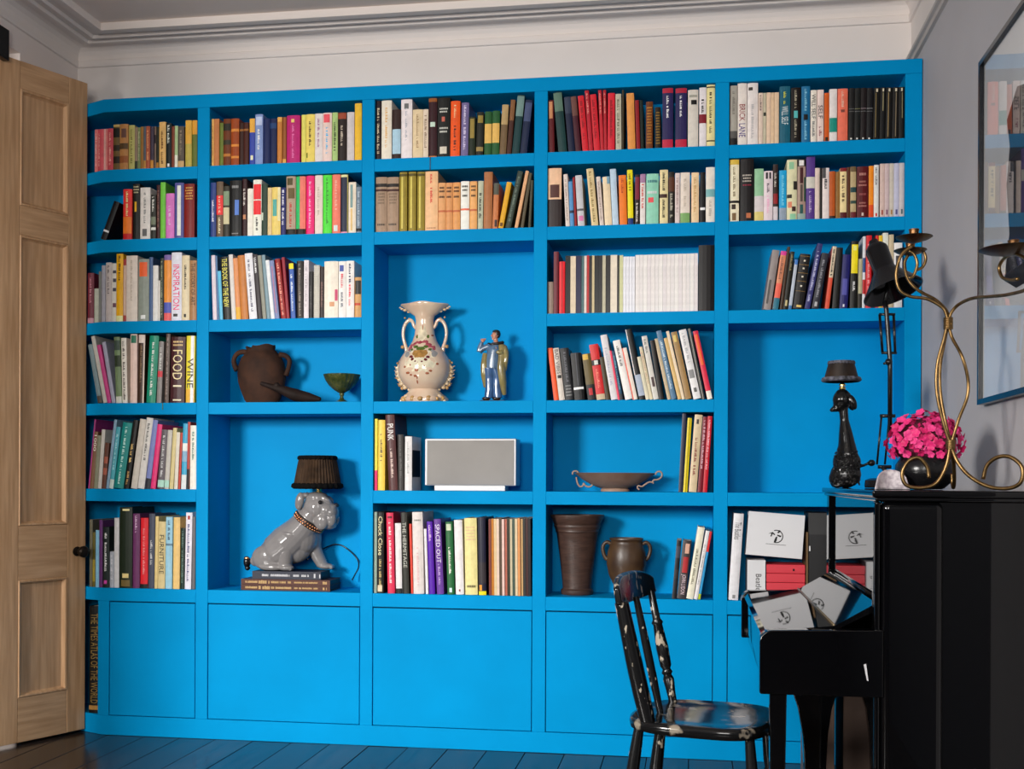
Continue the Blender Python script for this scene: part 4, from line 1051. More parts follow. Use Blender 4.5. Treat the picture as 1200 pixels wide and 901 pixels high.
for zy0, zy1 in ((318, 352), (722, 748)):
    mb = MB(); a = cp(510 if zy0 < 500 else 518, zy0, .004); b = cp(510 if zy0 < 500 else 518, zy1, .004); n = 7
    for i in range(n): P = a.lerp(b, i/(n-1)); mb.lathe([(0.006, -0.003), (0.0125, -0.0018), (0.0125, 0.0018), (0.006, 0.003)], 14, P)
    mb.build('wire_binding', BRASS, CB, smooth=True)
# pot of pink flowers
P0 = onY(-1.19, 1084, 573); PX, PYY = P0.x, -1.19
FP = thing('flower_pot', (PX, PYY, ZT), 'round black pot full of bright pink blooms on the piano', 'potted plant')
sc = 1/ (proj((PX+0.1, PYY, 1.2))[0]-proj((PX, PYY, 1.2))[0])*0.1           # metres per pixel there
potm = mat('black_glazed_pot', (0.006, 0.006, 0.007), 0.25, bump=(25, .3))
MB().lathe([(0.045, 0.001), (0.052, 0.004), (0.072, 0.022), (0.082, 0.048), (0.080, 0.070), (0.070, 0.086), (0.066, 0.092), (0.060, 0.090), (0.066, 0.070), (0.02, 0.06)], 32, (PX, PYY, ZT)).build('pot', potm, FP, smooth=True, sharp=50)
bl = MB(); 
for k in range(5):
    a = 2*math.pi*k/5+.2; vs, fs = [], []
    R = Matrix.Rotation(a, 4, 'Z') @ Matrix.Rotation(math.radians(-28), 4, 'Y')
    for (u, w_, z) in ((0, 0, 0), (.35, .34, .06), (.35, -.34, .06), (.75, .44, .02), (.75, -.44, .02), (1.05, .20, -.10), (1.05, -.20, -.10), (.7, 0, .14)): vs.append(R @ Vector((u, w_, z)))
    bl.add(vs, [(0, 2, 7), (0, 7, 1), (1, 7, 3), (2, 4, 7), (7, 4, 6), (7, 6, 5), (7, 5, 3)])
blm = [bl.mesh('bloom', True) for _ in range(3)]
for me, c in zip(blm, ((0.80, 0.025, 0.20), (0.86, 0.05, 0.26), (0.66, 0.015, 0.14))): me.materials.append(mat('pink_petal_%d' % int(c[0]*100), c, 0.55, noise=(60, .2)))
fc = Vector((PX-0.003, PYY, ZT+0.135)); rnd = random.Random(3)
for k in range(240):
    t = k/240; ph = math.acos(1-1.55*t); th = k*2.39996
    dv = Vector((math.sin(ph)*math.cos(th), math.sin(ph)*math.sin(th), math.cos(ph)))
    rr = 1+rnd.uniform(-.20, .09); P = fc+Vector((dv.x*0.098*rr, dv.y*0.088*rr, dv.z*0.078*rr))
    o = bpy.data.objects.new('bloom', blm[k % 3]); COL.objects.link(o); o.scale = [rnd.uniform(.009, .0145)]*3
    o.location = P; o.rotation_mode = 'QUATERNION'; o.rotation_quaternion = (dv+Vector((rnd.uniform(-.5, .5), rnd.uniform(-.5, .5), rnd.uniform(-.4, .4)))).to_track_quat('Z', 'Y'); attach(o, FP)
MB().ell(tuple(fc), (0.088, 0.078, 0.066)).build('foliage', mat('dark_leaf', (0.10, 0.012, 0.03), 0.7), FP, smooth=True)
# white patterned paper collar beside the pot
wv = onY(-1.25, 1048, 562); lf = MB(); vs = []; fs = []
for i in range(9):
    for j in range(7):
        u, v = i/8-.5, j/6; vs.append((wv.x-0.01+u*0.055*(1-.3*v)+0.02*math.sin(3*u), -1.265+0.018*math.cos(5*u)+0.01*v, ZT+0.001+v*0.055*(1-1.6*u*u)))
for i in range(8):
    for j in range(6): fs.append((i*7+j, i*7+j+1, i*7+j+8, i*7+j+7))
lo = lf.add(vs, fs).build('white_leaf', mat('white_mottled_leaf', (0.62, 0.56, 0.58), 0.5, noise=(60, .5, .4, .6), rgb2=(0.35, .30, .33)), FP, smooth=True)
so = lo.modifiers.new('thick', 'SOLIDIFY'); so.thickness = 0.002
# black poodle lamp
pc = Crop(940, 400, 4.7417); YPd = -0.52; Pb = pc.at(YPd, 225, 800); px0 = Pb.x
mpz = (pc.at(YPd, 325, 600)-pc.at(YPd, 225, 600)).x/100          # metres per crop unit
PD = thing('poodle_lamp', (px0, YPd, ZT), 'black ceramic poodle lamp with fringed dark shade at the end of the piano', 'lamp')
def pd(zx, zy, dy=0.0): return (px0+(zx-225)*mpz, YPd+dy, ZT+0.001+(796-zy)*mpz)
glossk = mat('black_glazed_ceramic', (0.006, 0.006, 0.0065), 0.12); b = MB()
for (zx, zy, dy, rx, ry, rz) in ((242, 722, 0, 88, 74, 78), (248, 650, 0, 80, 66, 72), (185, 745, 0, 38, 45, 50), (245, 590, 0, 55, 48, 55), (222, 292, 0, 56, 46, 58), (185, 345, -.004, 30, 22, 18), (165, 352, -.004, 16, 14, 12), (220, 255, 0, 38, 36, 25), (210, 320, 0, 42, 36, 38)): b.ell(pd(zx, zy, dy), (rx*mpz, ry*mpz, rz*mpz))
b.tube([pd(252, 610), pd(246, 540), pd(240, 480), pd(233, 410), pd(226, 330)], [60*mpz, 47*mpz, 38*mpz, 25*mpz, 26*mpz], 14)
for dy in (-.022, .016):
    b.tube([pd(215, 640, dy), pd(208, 720, dy), pd(205, 780, dy)], [30*mpz, 24*mpz, 22*mpz], 12); b.ell(pd(196, 786, dy), (34*mpz, 20*mpz, 12*mpz))
b.tube([pd(300, 680), pd(340, 670), pd(372, 655)], [10*mpz, 9*mpz, 8*mpz], 10); b.ell(pd(385, 655), (22*mpz, 20*mpz, 20*mpz))
remesh(b.build('body', glossk, PD, smooth=True), 0.0030, 4)
e = MB()
for dy in (-.030, .026): remesh(MB().ell(pd(272, 310, dy), (22*mpz, 14*mpz, 46*mpz), (0, -.35, 0)).build('ear', glossk, PD, smooth=True), 0.003, 3)
cur = MB(); rnd = random.Random(5)
for k in range(230):
    zx = rnd.uniform(170, 315); zy = rnd.uniform(590, 780); 
    hw = 86 if zy > 640 else 68
    if abs(zx-243) > hw: continue
    dyy = -math.sqrt(max(0, 1-((zx-243)/hw)**2))*70*mpz
    cur.ell(pd(zx, zy, dyy), (5*mpz, 4*mpz, 5*mpz), seg=6, rings=4)
cur.build('curly_coat', glossk, PD, smooth=True)['kind'] = 'stuff'
MB().lathe([(22*mpz, -3*mpz), (24*mpz, 0), (22*mpz, 3*mpz)], 20, pd(232, 432)).build('collar', mat('gold', (.75, .5, .18), .25, metal=1), PD, smooth=True)
MB().lathe([(8*mpz, 0), (18*mpz, 4*mpz), (20*mpz, 14*mpz), (10*mpz, 20*mpz), (22*mpz, 28*mpz), (12*mpz, 36*mpz), (8*mpz, 70*mpz)], 18, pd(221, 236)).build('lamp_neck', _M['gold'], PD, smooth=True)
shm = mat('dark_tortoise_shade', (0.03, 0.014, 0.006), 0.5, noise=(25, .7), rgb2=(0.005, 0.004, 0.004))
sh = MB().lathe([(100*mpz, 190*mpz*0), (72*mpz, 105*mpz), (69*mpz, 105*mpz), (97*mpz, 0)], 36, pd(215, 185)); sh.build('lamp_shade', shm, PD, smooth=True, sharp=50)
ruf = mat('grey_ruffle', (0.10, 0.10, 0.13), 0.6, noise=(80, .8))
for (r, zy, hh) in ((104, 190, 26), (72, 92, 22)):
    mb = MB(); mb.lathe([(r*.97*mpz, 0), (r*mpz*1.06, hh*.35*mpz), (r*mpz*1.0, hh*mpz), (r*.93*mpz, hh*mpz), (r*.92*mpz, 0)], 72, pd(215, zy), fn=lambda a, z: 1+.035*math.sin(a*24)); mb.build('shade_ruffle', ruf, PD, smooth=True, sharp=60)
# black jointed desk lamp
ac = Crop(930, 260, 2.815); YA = -0.66
def ap(zx, zy, dy=0.0): return ac.at(YA+dy, zx, zy)
b0 = ap(262, 850); AL = thing('desk_lamp', (b0.x, YA, ZT), 'black jointed desk lamp with conical shade standing on the piano', 'lamp')
MB().lathe([(0.070, 0.001), (0.072, 0.006), (0.070, 0.026), (0.055, 0.032), (0.012, 0.034)], 32, (b0.x+0.045, YA, ZT)).build('base', BLACKM, AL, smooth=True, sharp=40)
def bar(pts, r, name='arm_bar'): return MB().tube(pts, r, 10, smooth=0).build(name, BLACKM, AL, smooth=True)
j0 = Vector((b0.x+0.045, YA, ZT+0.034)); j1 = ap(298, 800)
bar([j0, Vector((j0.x, YA, ZT+0.05)), ap(290, 806)], 0.007, 'pivot')
for dx in (-10, 16): bar([ap(285+dx, 800, -.012), ap(300+dx, 640, -.012)], 0.0035); bar([ap(285+dx, 800, .012), ap(300+dx, 640, .012)], 0.0035)
bar([ap(278, 808), ap(322, 808)], 0.006, 'yoke'); bar([ap(285, 640), ap(335, 640)], 0.006, 'yoke')
bar([ap(318, 700), ap(318, 460), ap(306, 290), ap(300, 262)], 0.0078)
for dx in (-22, 20): bar([ap(315+dx, 430), ap(308+dx*1.1, 305)], 0.0045, 'spring')
bar([ap(290, 432), ap(340, 432)], 0.0045, 'yoke'); bar([ap(282, 305), ap(335, 305)], 0.0045, 'yoke')
MB().ell(ap(314, 462), (0.012, 0.012, 0.012)).build('elbow_knob', BLACKM, AL, smooth=True); bar([ap(296, 468), ap(318, 462)], 0.004, 'wing_nut')
top, rim = ap(272, 88), ap(322, 244); ax = (rim-top); L = ax.length; s1 = (ap(420, 215)-ap(226, 275)).length/2
mb = MB().lathe([(s1*.26, -.012), (s1*.36, 0), (s1*.38, L*.05), (s1*.36, L*.48), (s1*.40, L*.53), (s1, L), (s1*.97, L), (s1*.42, L*.57), (s1*.2, L*.5)], 40)
q = ax.normalized(); qq = (q+Vector((0, -0.30, 0))).normalized().to_track_quat('Z', 'Y')
xf(mb, Matrix.Translation(top) @ qq.to_matrix().to_4x4()); mb.build('lamp_shade', mat('black_shade_enamel', (0.004, 0.004, 0.005), 0.18), AL, smooth=True, sharp=40)
mb = MB().lathe([(0.004, -0.035), (0.014, -0.03), (0.018, -0.012), (0.02, 0)], 20); xf(mb, Matrix.Translation(top) @ qq.to_matrix().to_4x4()); mb.build('switch_cap', BLACKM, AL, smooth=True, sharp=50)
bar([ap(300, 262), ap(310, 220, .02), ap(305, 170, .02)], 0.006, 'shade_bracket')
# ------------------------------------------------------------------ bulldog lamp on its pile of books (second bay)
dc = Crop(235, 475, 3.915); ZS = BOTS[5]
def at_shelf(crop, y, zx, zs): return onY(y, crop.px(zx, 0)[0], proj((1.0, y, zs))[1]).x
sk = Crop(275, 640, 8.276)
def lying_book(y0, d, zx0, zx1, z0, z1, hexc, label, marks, dx=0.0):
    a = onY(y0, sk.px(zx0, 0)[0], 680).x; b = onY(y0, sk.px(zx1, 0)[0], 680).x; t = 0.0022; h = z1-z0
    root = tag(MB().box(a, b, y0, y0+d, z0, z0+t).box(a, b, y0, y0+d, z1-t, z1).box(a, b, y0, y0+t, z0+t, z1-t).build('book', bmat(hexc, 1.0)), label, 'book', 'books under the bulldog lamp')
    MB().box(a+0.003, b-0.003, y0+t, y0+d-0.003, z0+t, z1-t).build('page_block', PAGES if not dx else bmat('3a2a24', 1), root)
    rnd = random.Random(int(hexc, 16)+int(z0*1e4)); mb = MB()
    for (u0, u1, hh) in marks:
        x = a+(b-a)*u0
        while x < a+(b-a)*u1:
            l = h*hh*rnd.uniform(.25, .5)
            if rnd.random() > .12: mb.box(x, x+l*.8, y0-0.0006, y0, z0+h*(.5-hh/2), z0+h*(.5+hh/2*rnd.uniform(.6, 1)))
            x += l*1.1
    mb.build('title', bmat('c8a878' if hexc != '383c4c' else 'c8c8cc', 1), root)
    return root
b1 = 0.0235
lying_book(0.030, 0.150, 62, 925, ZS+0.0005, ZS+b1, '5c3424', 'brown book lying lowest under the bulldog lamp', [(.05, .18, .4), (.2, .32, .6), (.34, .56, .4), (.6, .86, .3), (.92, .96, .5)], 1)
lying_book(0.030, 0.150, 62, 925, ZS+b1+0.0008, ZS+2*b1, '60382a', 'brown book lying between the lower brown one and the slate book', [(.05, .18, .4), (.2, .32, .6), (.34, .56, .4), (.6, .86, .3), (.92, .96, .5)], 1)
b2 = 2*b1+0.0335
lying_book(0.034, 0.135, 170, 835, ZS+2*b1+0.001, ZS+b2, '383c4c', 'slate blue book on top of the pile beneath the bulldog lamp', [(.12, .55, .3), (.6, .68, .3), (.72, .82, .3), (.9, .98, .55)], 1)
YD = 0.105; dref = dc.at(YD, 400, 745); ku = (dc.at(YD, 500, 600)-dc.at(YD, 400, 600)).x/100; ZD = ZS+b2+0.001
DG = thing('bulldog_lamp', (dref.x, YD, ZD), 'grey ceramic bulldog lamp with pleated black shade on a pile of books', 'lamp')
def dg(zx, zy, dy=0.0): return (dref.x+(zx-400)*ku, YD+dy, ZD+(744-zy)*ku)
b = MB()
def de(zx, zy, dy, rx, ry, rz, rot=0.0): b.ell(dg(zx, zy, dy*ku), (rx*ku, ry*ku, rz*ku), (0, rot, 0), 20, 14)
b.tube([dg(500, 520), dg(455, 575), dg(400, 625), dg(345, 668), dg(295, 694)], [62*ku, 74*ku, 84*ku, 78*ku, 54*ku], 22)
de(470, 600, 0, 66, 58, 76); de(420, 655, 0, 84, 54, 62); de(330, 690, 0, 78, 60, 52)
de(538, 468, -4, 68, 60, 64); de(505, 505, 0, 62, 58, 54, .4); de(580, 480, -4, 46, 52, 44); de(602, 490, -4, 32, 46, 36); de(604, 515, -28, 26, 18, 36); de(604, 515, 20, 26, 18, 36); de(565, 525, -38, 34, 20, 40); de(565, 525, 30, 34, 20, 40); de(586, 545, -4, 38, 32, 20)
de(578, 428, -24, 30, 20, 12, .5); de(578, 428, 16, 30, 20, 12, .5); de(532, 424, -4, 54, 50, 26); de(610, 466, -4, 20, 34, 16)
b.tube([dg(428, 590, -26*ku), dg(412, 655, -40*ku), dg(405, 725, -46*ku)], [56*ku, 36*ku, 28*ku], 18); de(412, 730, -52, 36, 28, 15)
b.tube([dg(495, 590, 26*ku), dg(512, 655, 36*ku), dg(545, 722, 42*ku)], [52*ku, 32*ku, 25*ku], 18); de(562, 728, 40, 36, 28, 14)
de(318, 688, -40, 68, 32, 56); de(345, 728, -54, 56, 22, 17); de(320, 700, 42, 60, 26, 46); de(250, 706, 0, 24, 20, 24)
for k in range(3):
    de(435+0*k, 733, -66+14*k, 9, 6, 11); de(590, 731, 26+13*k, 9, 6, 10)
GREYC = mat('grey_glazed_ceramic', (0.215, 0.205, 0.205), 0.16, noise=(12, .15), coat=0.4)
b.v = [(v[0], v[1], max(v[2], ZD+0.0015)) for v in b.v]
remesh(b.build('body', GREYC, DG, smooth=True), 0.0026, 6)
for dy in (-48, 40):
    e = MB().ell(dg(470, 440, dy*ku), (20*ku, 13*ku, 40*ku), (0, .18, 0)); e.ell(dg(488, 414, dy*.8*ku), (22*ku, 12*ku, 12*ku)); remesh(e.build('ear', GREYC, DG, smooth=True), 0.003, 3)
for dy in (-44, 36): MB().ell(dg(566, 444, (-56 if dy < 0 else 48)*ku), (9*ku, 8*ku, 9*ku)).build('eye', mat('dark_eye', (.01, .01, .012), .1), DG, smooth=True)
MB().ell(dg(622, 458, -4*ku), (13*ku, 20*ku, 11*ku)).build('nose', mat('dark_nose', (.03, .028, .03), .25), DG, smooth=True)
# collar: a tilted studded band round the neck
cn_, axv = Vector(dg(497, 531)), (Vector(dg(560, 455))-Vector(dg(452, 605))).normalized()
qm = Matrix.Translation(cn_) @ axv.to_track_quat('Z', 'Y').to_matrix().to_4x4()
mb = MB().lathe([(66*ku, -14*ku), (70*ku, -12*ku), (70*ku, 12*ku), (66*ku, 14*ku)], 40); co = xf(mb, qm).build('collar', mat('dark_collar', (.02, .012, .008), .4), DG, smooth=True, sharp=40)
mb = MB()
for k in range(36):
    a = 2*math.pi*k/36
    for zz in (-6, 6): mb.ell((71*ku*math.cos(a+(.08 if zz > 0 else 0)), 71*ku*math.sin(a+(.08 if zz > 0 else 0)), zz*ku), (5*ku, 5*ku, 5*ku), seg=6, rings=4)
xf(mb, qm).build('studs', mat('copper_studs', (.75, .33, .16), .3, metal=1), co, smooth=True)['kind'] = 'stuff'
MB().lathe([(10*ku, 0), (16*ku, 4*ku), (9*ku, 10*ku), (17*ku, 16*ku), (18*ku, 24*ku), (9*ku, 30*ku), (8*ku, 80*ku)], 18, dg(541, 402)).build('lamp_neck', _M['gold'], DG, smooth=True)
npl = 44
def pleat(a, z): return 1+.018*math.cos(a*npl)
mb = MB().lathe([(102*ku, 0), (97*ku, 30*ku), (84*ku, 100*ku), (79*ku, 120*ku), (77*ku, 120*ku), (95*ku, 30*ku), (100*ku, 0)], npl*4, dg(535, 370), fn=pleat)
mb.build('lamp_shade', mat('brown_pleated_silk', (0.045, 0.024, 0.012), 0.7, ior=1.25, noise=(30, .5)), DG, smooth=True, sharp=50)
for (r, zy, hh) in ((105, 386, 26), (81, 262, 22)):
    MB().lathe([(r*.95*ku, 0), (r*1.05*ku, hh*.3*ku), (r*1.03*ku, hh*.8*ku), (r*.95*ku, hh*ku), (r*.9*ku, hh*.5*ku)], 90, dg(535, zy), fn=lambda a, z: 1+.03*math.sin(a*26)+.02*math.sin(a*41)).build('shade_trim', mat('black_fringe', (.004, .004, .004), .9, ior=1.2), DG, smooth=True, sharp=60)
yb = YI-0.008-YD
MB().tube([dg(480, 700, .02), dg(540, 650, yb*.8), dg(590, 636, yb), dg(640, 660, yb), dg(680, 700, yb), dg(690, 735, yb*.9), dg(676, 770, yb*.8), dg(668, 792, yb*.7)], 0.0028, 8, smooth=6).build('cord', BLACKM, DG, smooth=True)
tl = MB().ell(dg(212, 712), (16*ku, 18*ku, 26*ku)); tl.ell(dg(214, 738), (12*ku, 12*ku, 12*ku)); tl.build('plug', BLACKM, DG, smooth=True)
MB().ell(dg(214, 694, -12*ku), (13*ku, 8*ku, 8*ku)).build('plug_band', _M['copper_studs'], DG, smooth=True)
# ------------------------------------------------------------------ clay jar, lying clay spout and glass goblet (second bay, fourth shelf)
ac4 = Crop(235, 375, 6.0); Z4 = BOTS[3]; YJ = 0.125
def loc4(crop, y, zx, zy): P = crop.at(y, zx, zy); return P
kq = (ac4.at(YJ, 500, 400)-ac4.at(YJ, 400, 400)).x/100
CLAY = mat('dark_fired_clay', (0.020, 0.010, 0.007), 0.75, ior=1.3, noise=(14, .5), rgb2=(0.065, 0.026, 0.013), bump=(30, .6))
J0 = ac4.at(YJ, 440, 575); JR = thing('clay_jar', (J0.x, YJ, Z4), 'dark brown two-handled clay jar with a broken rim', 'jar')
def j4(zx, zy, dy=0.0): return Vector((J0.x+(zx-440)*kq, YJ+dy, Z4+0.001+(576-zy)*kq))
prof = [(8, 0), (112, 0), (128, 30), (150, 90), (165, 150), (168, 205), (158, 260), (138, 305), (112, 335), (98, 350), (100, 372), (104, 384)]
tilt = Matrix.Translation(j4(440, 576)) @ Matrix.Rotation(math.radians(-3.0), 4, 'Y') @ Matrix.Translation((0, 0, 0.0048))
vs, fs = [], []; NSG = 40
rim = lambda a: (0 if not (0.15 < (a % 6.283) < 0.9 or 3.9 < (a % 6.283) < 4.35) else -22)+5*math.sin(a*5)
mb = MB(); prof2 = prof+[(92, 380), (90, 350), (100, 330), (60, 300)]
for i, (r, z) in enumerate(prof2):
    for k in range(NSG):
        a = 2*math.pi*k/NSG; zz = z+(rim(a) if i in (10, 11, 12) else 0); rr = min(r, 114+0*r) if False else r
        vs.append((rr*kq*math.cos(a), rr*kq*math.sin(a)*min(1, .60/kq/170) if False else rr*kq*math.sin(a)*.58, zz*kq))
for i in range(len(prof2)-1):
    for k in range(NSG): fs.append((i*NSG+k, i*NSG+(k+1) % NSG, (i+1)*NSG+(k+1) % NSG, (i+1)*NSG+k))
fs.append(tuple(range(NSG-1, -1, -1))); mb.add(vs, fs); xf(mb, tilt).build('body', CLAY, JR, smooth=True, sharp=60)
for pts in ([(335, 232), (300, 226), (262, 240), (240, 275), (242, 310), (262, 350)], [(560, 250), (600, 256), (628, 285), (625, 330), (605, 390)]):
    MB().tube([j4(*p, -.01) for p in pts], [0.012, .011, .010, .010, .011, .013][:len(pts)], 12).build('handle', CLAY, JR, smooth=True)
SP = thing('clay_spout', j4(690, 576, -.045), 'broken dark clay spout lying between the jar and the goblet', 'pottery')
mb = MB().tube([j4(490, 458, -.055-.058), j4(560, 480, -.112), j4(640, 505, -.105), j4(720, 535, -.095), j4(800, 551, -.085), j4(885, 563, -.08)], [0.008, 0.012, 0.020, 0.027, 0.022, 0.008], 16)
mb.ell(j4(600, 470, -.112), (0.012, 0.012, 0.012)); mb.v = [(v[0], v[1], max(v[2]+0.004, Z4+0.0015)) for v in mb.v]; SPo = mb.build('body', mat('blackened_clay', (0.016, 0.008, 0.006), .7, ior=1.3, noise=(20, .5), bump=(30, .4)), SP, smooth=True); remesh(SPo, 0.003, 2)
YG = 0.115; G0 = ac4.at(YG, 993, 575); kg = (ac4.at(YG, 1093, 400)-ac4.at(YG, 993, 400)).x/100
GB = thing('glass_goblet', (G0.x, YG, Z4), 'green glass footed bowl with a scalloped rim', 'goblet')
GRN = mat('olive_green_glass', (0.16, 0.17, 0.05), 0.08, noise=(40, .6), rgb2=(0.03, 0.06, 0.015), trans=.45)
MB().lathe([(62*kg, 0.001), (62*kg, 5*kg), (40*kg, 14*kg), (16*kg, 30*kg), (11*kg, 48*kg), (18*kg, 60*kg), (14*kg, 70*kg)], 28, (G0.x, YG, Z4)).build('foot', GRN, GB, smooth=True, sharp=60)
MB().lathe([(14*kg, 68*kg), (50*kg, 90*kg), (85*kg, 120*kg), (108*kg, 155*kg), (124*kg, 196*kg), (118*kg, 196*kg), (100*kg, 158*kg), (60*kg, 112*kg), (6*kg, 92*kg)], 96, (G0.x, YG, Z4), fn=lambda a, z: 1+.022*math.cos(a*24)).build('bowl', GRN, GB, smooth=True, sharp=60)
# ------------------------------------------------------------------ flowered vase and figurine (third bay)
vc = Crop(450, 340, 6.435); YV = 0.125; V0 = vc.at(YV, 318, 834); kv = (vc.at(YV, 418, 600)-vc.at(YV, 318, 600)).x/100
VS = thing('flowered_vase', (V0.x, YV, Z4), 'ornate cream porcelain vase with painted flowers and two scroll handles', 'vase')
CREAM = mat('cream_porcelain', (0.70, 0.58, 0.43), 0.14, noise=(10, .25), rgb2=(0.62, 0.42, 0.30), coat=.5)
GOLD2 = mat('gilded_porcelain', (0.52, 0.30, 0.11), 0.28, noise=(40, .4), coat=.4)
def v4(zx, zy, dy=0.0): return Vector((V0.x+(zx-318)*kv, YV+dy, Z4+0.001+(834-zy)*kv))
vp = [(105, 0), (165, 4), (172, 26), (150, 50), (135, 66), (118, 84), (112, 98), (135, 112), (168, 150), (192, 200), (198, 240), (192, 290), (178, 330), (150, 372), (118, 412), (92, 452), (76, 500), (68, 560), (66, 610), (74, 640), (92, 665), (112, 690), (128, 706), (122, 712), (90, 690), (60, 650), (40, 600)]
dsc = min(1.0, 0.098/(198*kv))
vs, fs = [], []; NV = 56; mb = MB()
for i, (r, z) in enumerate(vp):
    for k in range(NV):
        a = 2*math.pi*k/NV; f = 1.0; dz = 0
        if z > 655: f = 1+(.22+.22*(z-655)/51)*abs(math.cos(a))**4; dz = 22*abs(math.sin(a))**2*(z-655)/50+14*abs(math.cos(a))**6*(z-655)/50
        if z < 60: f = 1+.06*math.cos(a*6)
        vs.append(v4(318-13+0, 834)+Vector((r*f*kv*math.cos(a), r*f*kv*math.sin(a)*dsc, (z+dz)*kv)))
for i in range(len(vp)-1):
    for k in range(NV): fs.append((i*NV+k, i*NV+(k+1) % NV, (i+1)*NV+(k+1) % NV, (i+1)*NV+k))
fs.append(tuple(range(NV-1, -1, -1))); mb.add(vs, fs).build('body', CREAM, VS, smooth=True, sharp=70)
for sgn in (-1, 1):
    pts = [(305+sgn*d, zy) for d, zy in ((66, 285), (82, 262), (92, 235), (112, 222), (140, 240), (160, 285), (163, 340), (152, 390), (140, 430), (138, 462))]
    MB().tube([v4(*p) for p in pts], [.006, .007, .007, .008, .0075, .007, .0065, .007, .008, .008], 12).build('handle', CREAM, VS, smooth=True)
    kn = MB()
    for (d, zy, r) in ((118, 214, 10), (168, 420, 14), (182, 530, 16), (205, 540, 9), (196, 605, 15), (214, 612, 9), (198, 655, 14), (186, 700, 15), (170, 725, 13), (150, 205, 8)): kn.ell(v4(305+sgn*d, zy), (r*kv, r*kv*.9, r*kv), seg=10, rings=6)
    for (d, zy) in ((205, 605), (205, 655), (185, 700)): kn.tube([v4(305+sgn*(d-14), zy+4), v4(305+sgn*(d+22), zy-10)], [.006, .001], 8, smooth=0)
    kn.build('scroll_leaves', GOLD2, VS, smooth=True)['kind'] = 'stuff'
ft = MB()
for k in range(16):
    a = 2*math.pi*k/16; ft.ell(v4(305, 834-24)+Vector((158*kv*math.cos(a), 158*kv*math.sin(a)*dsc, 0)), (22*kv, 20*kv, (24 if k % 2 else 17)*kv), seg=10, rings=6)
ft.build('scroll_foot', GOLD2, VS, smooth=True)['kind'] = 'stuff'
def vr(z):
    for (r0, z0), (r1, z1) in zip(vp, vp[1:]):
        if z0 <= z <= z1: return r0+(r1-r0)*(z-z0)/(z1-z0)
    return 60
def paint(spots, name, m):
    mb = MB()
    for (zx, zy, rx, rz) in spots:
        vs, fs = [], []; nr_, na = 3, 12
        for i in range(nr_+1):
            for k in range(na):
                a = 2*math.pi*k/na; q = i/nr_; wob = 1+.12*math.sin(5*a+zx)
                x = zx+rx*q*wob*math.cos(a); y = zy+rz*q*wob*math.sin(a); z = 834-y; r = vr(z); u = max(-.97, min(.97, (x-305)/r))
                vs.append(v4(305+u*r, y, -math.sqrt(1-u*u)*r*dsc*kv-0.0005-0.0012*(1-q)))
        for i in range(nr_):
            for k in range(na): fs.append((i*na+k, i*na+(k+1) % na, (i+1)*na+(k+1) % na, (i+1)*na+k))
        mb.add(vs, fs)
    mb.build(name, m, VS, smooth=True)['kind'] = 'stuff'
paint([(302, 545, 118, 92)], 'painted_medallion', mat('ivory_enamel', (.74, .68, .50), .16, noise=(40, .2), coat=.5))
paint([(302, 330, 34, 60)], 'painted_neck_panel', mat('pale_enamel', (.70, .62, .44), .16, noise=(40, .3), coat=.5))
rv = random.Random(11)
arc = [(math.radians(20+10*i), rv.uniform(88, 112)) for i in range(15)]
paint([(302-r*math.cos(a)*.95, 478-r*math.sin(a)*.86, rv.uniform(11, 17), rv.uniform(10, 14)) for a, r in arc], 'painted_roses', mat('rose_enamel', (.26, .02, .045), .25, noise=(90, .6), rgb2=(.5, .14, .16)))
paint([(262, 430, 20, 12), (340, 430, 20, 12), (302, 446, 34, 16), (232, 452, 14, 10), (372, 452, 14, 10), (262, 352, 9, 14), (345, 352, 9, 14)], 'painted_leaves', mat('leaf_enamel', (.10, .16, .03), .25, noise=(60, .4)))
paint([(270, 480, 26, 24), (302, 476, 26, 28), (334, 480, 26, 24), (286, 505, 24, 20), (318, 505, 24, 20)], 'painted_blossom', mat('ochre_enamel', (.42, .22, .06), .25, noise=(60, .4)))
paint([(238, 508, 15, 12), (250, 527, 16, 12), (272, 542, 16, 12), (296, 550, 15, 11), (322, 545, 15, 12), (346, 530, 16, 12), (364, 512, 14, 11)], 'painted_berries', mat('plum_enamel', (.13, .02, .025), .25))
paint([(202, 486, 20, 24), (222, 458, 14, 12), (405, 486, 20, 24), (388, 458, 14, 12)], 'painted_scrolls', mat('grey_enamel', (.30, .29, .28), .25))
paint([(215, 625, 16, 9), (240, 640, 10, 7), (272, 648, 12, 9), (362, 630, 14, 8), (385, 612, 12, 8), (430, 560, 9, 9), (190, 580, 9, 9), (285, 690, 6, 14), (286, 660, 5, 12), (305, 290, 4, 26), (262, 345, 8, 8), (372, 342, 8, 8), (285, 606, 16, 12), (235, 568, 8, 8), (340, 575, 8, 8)], 'painted_sprigs', mat('sprig_enamel', (.32, .10, .05), .25))
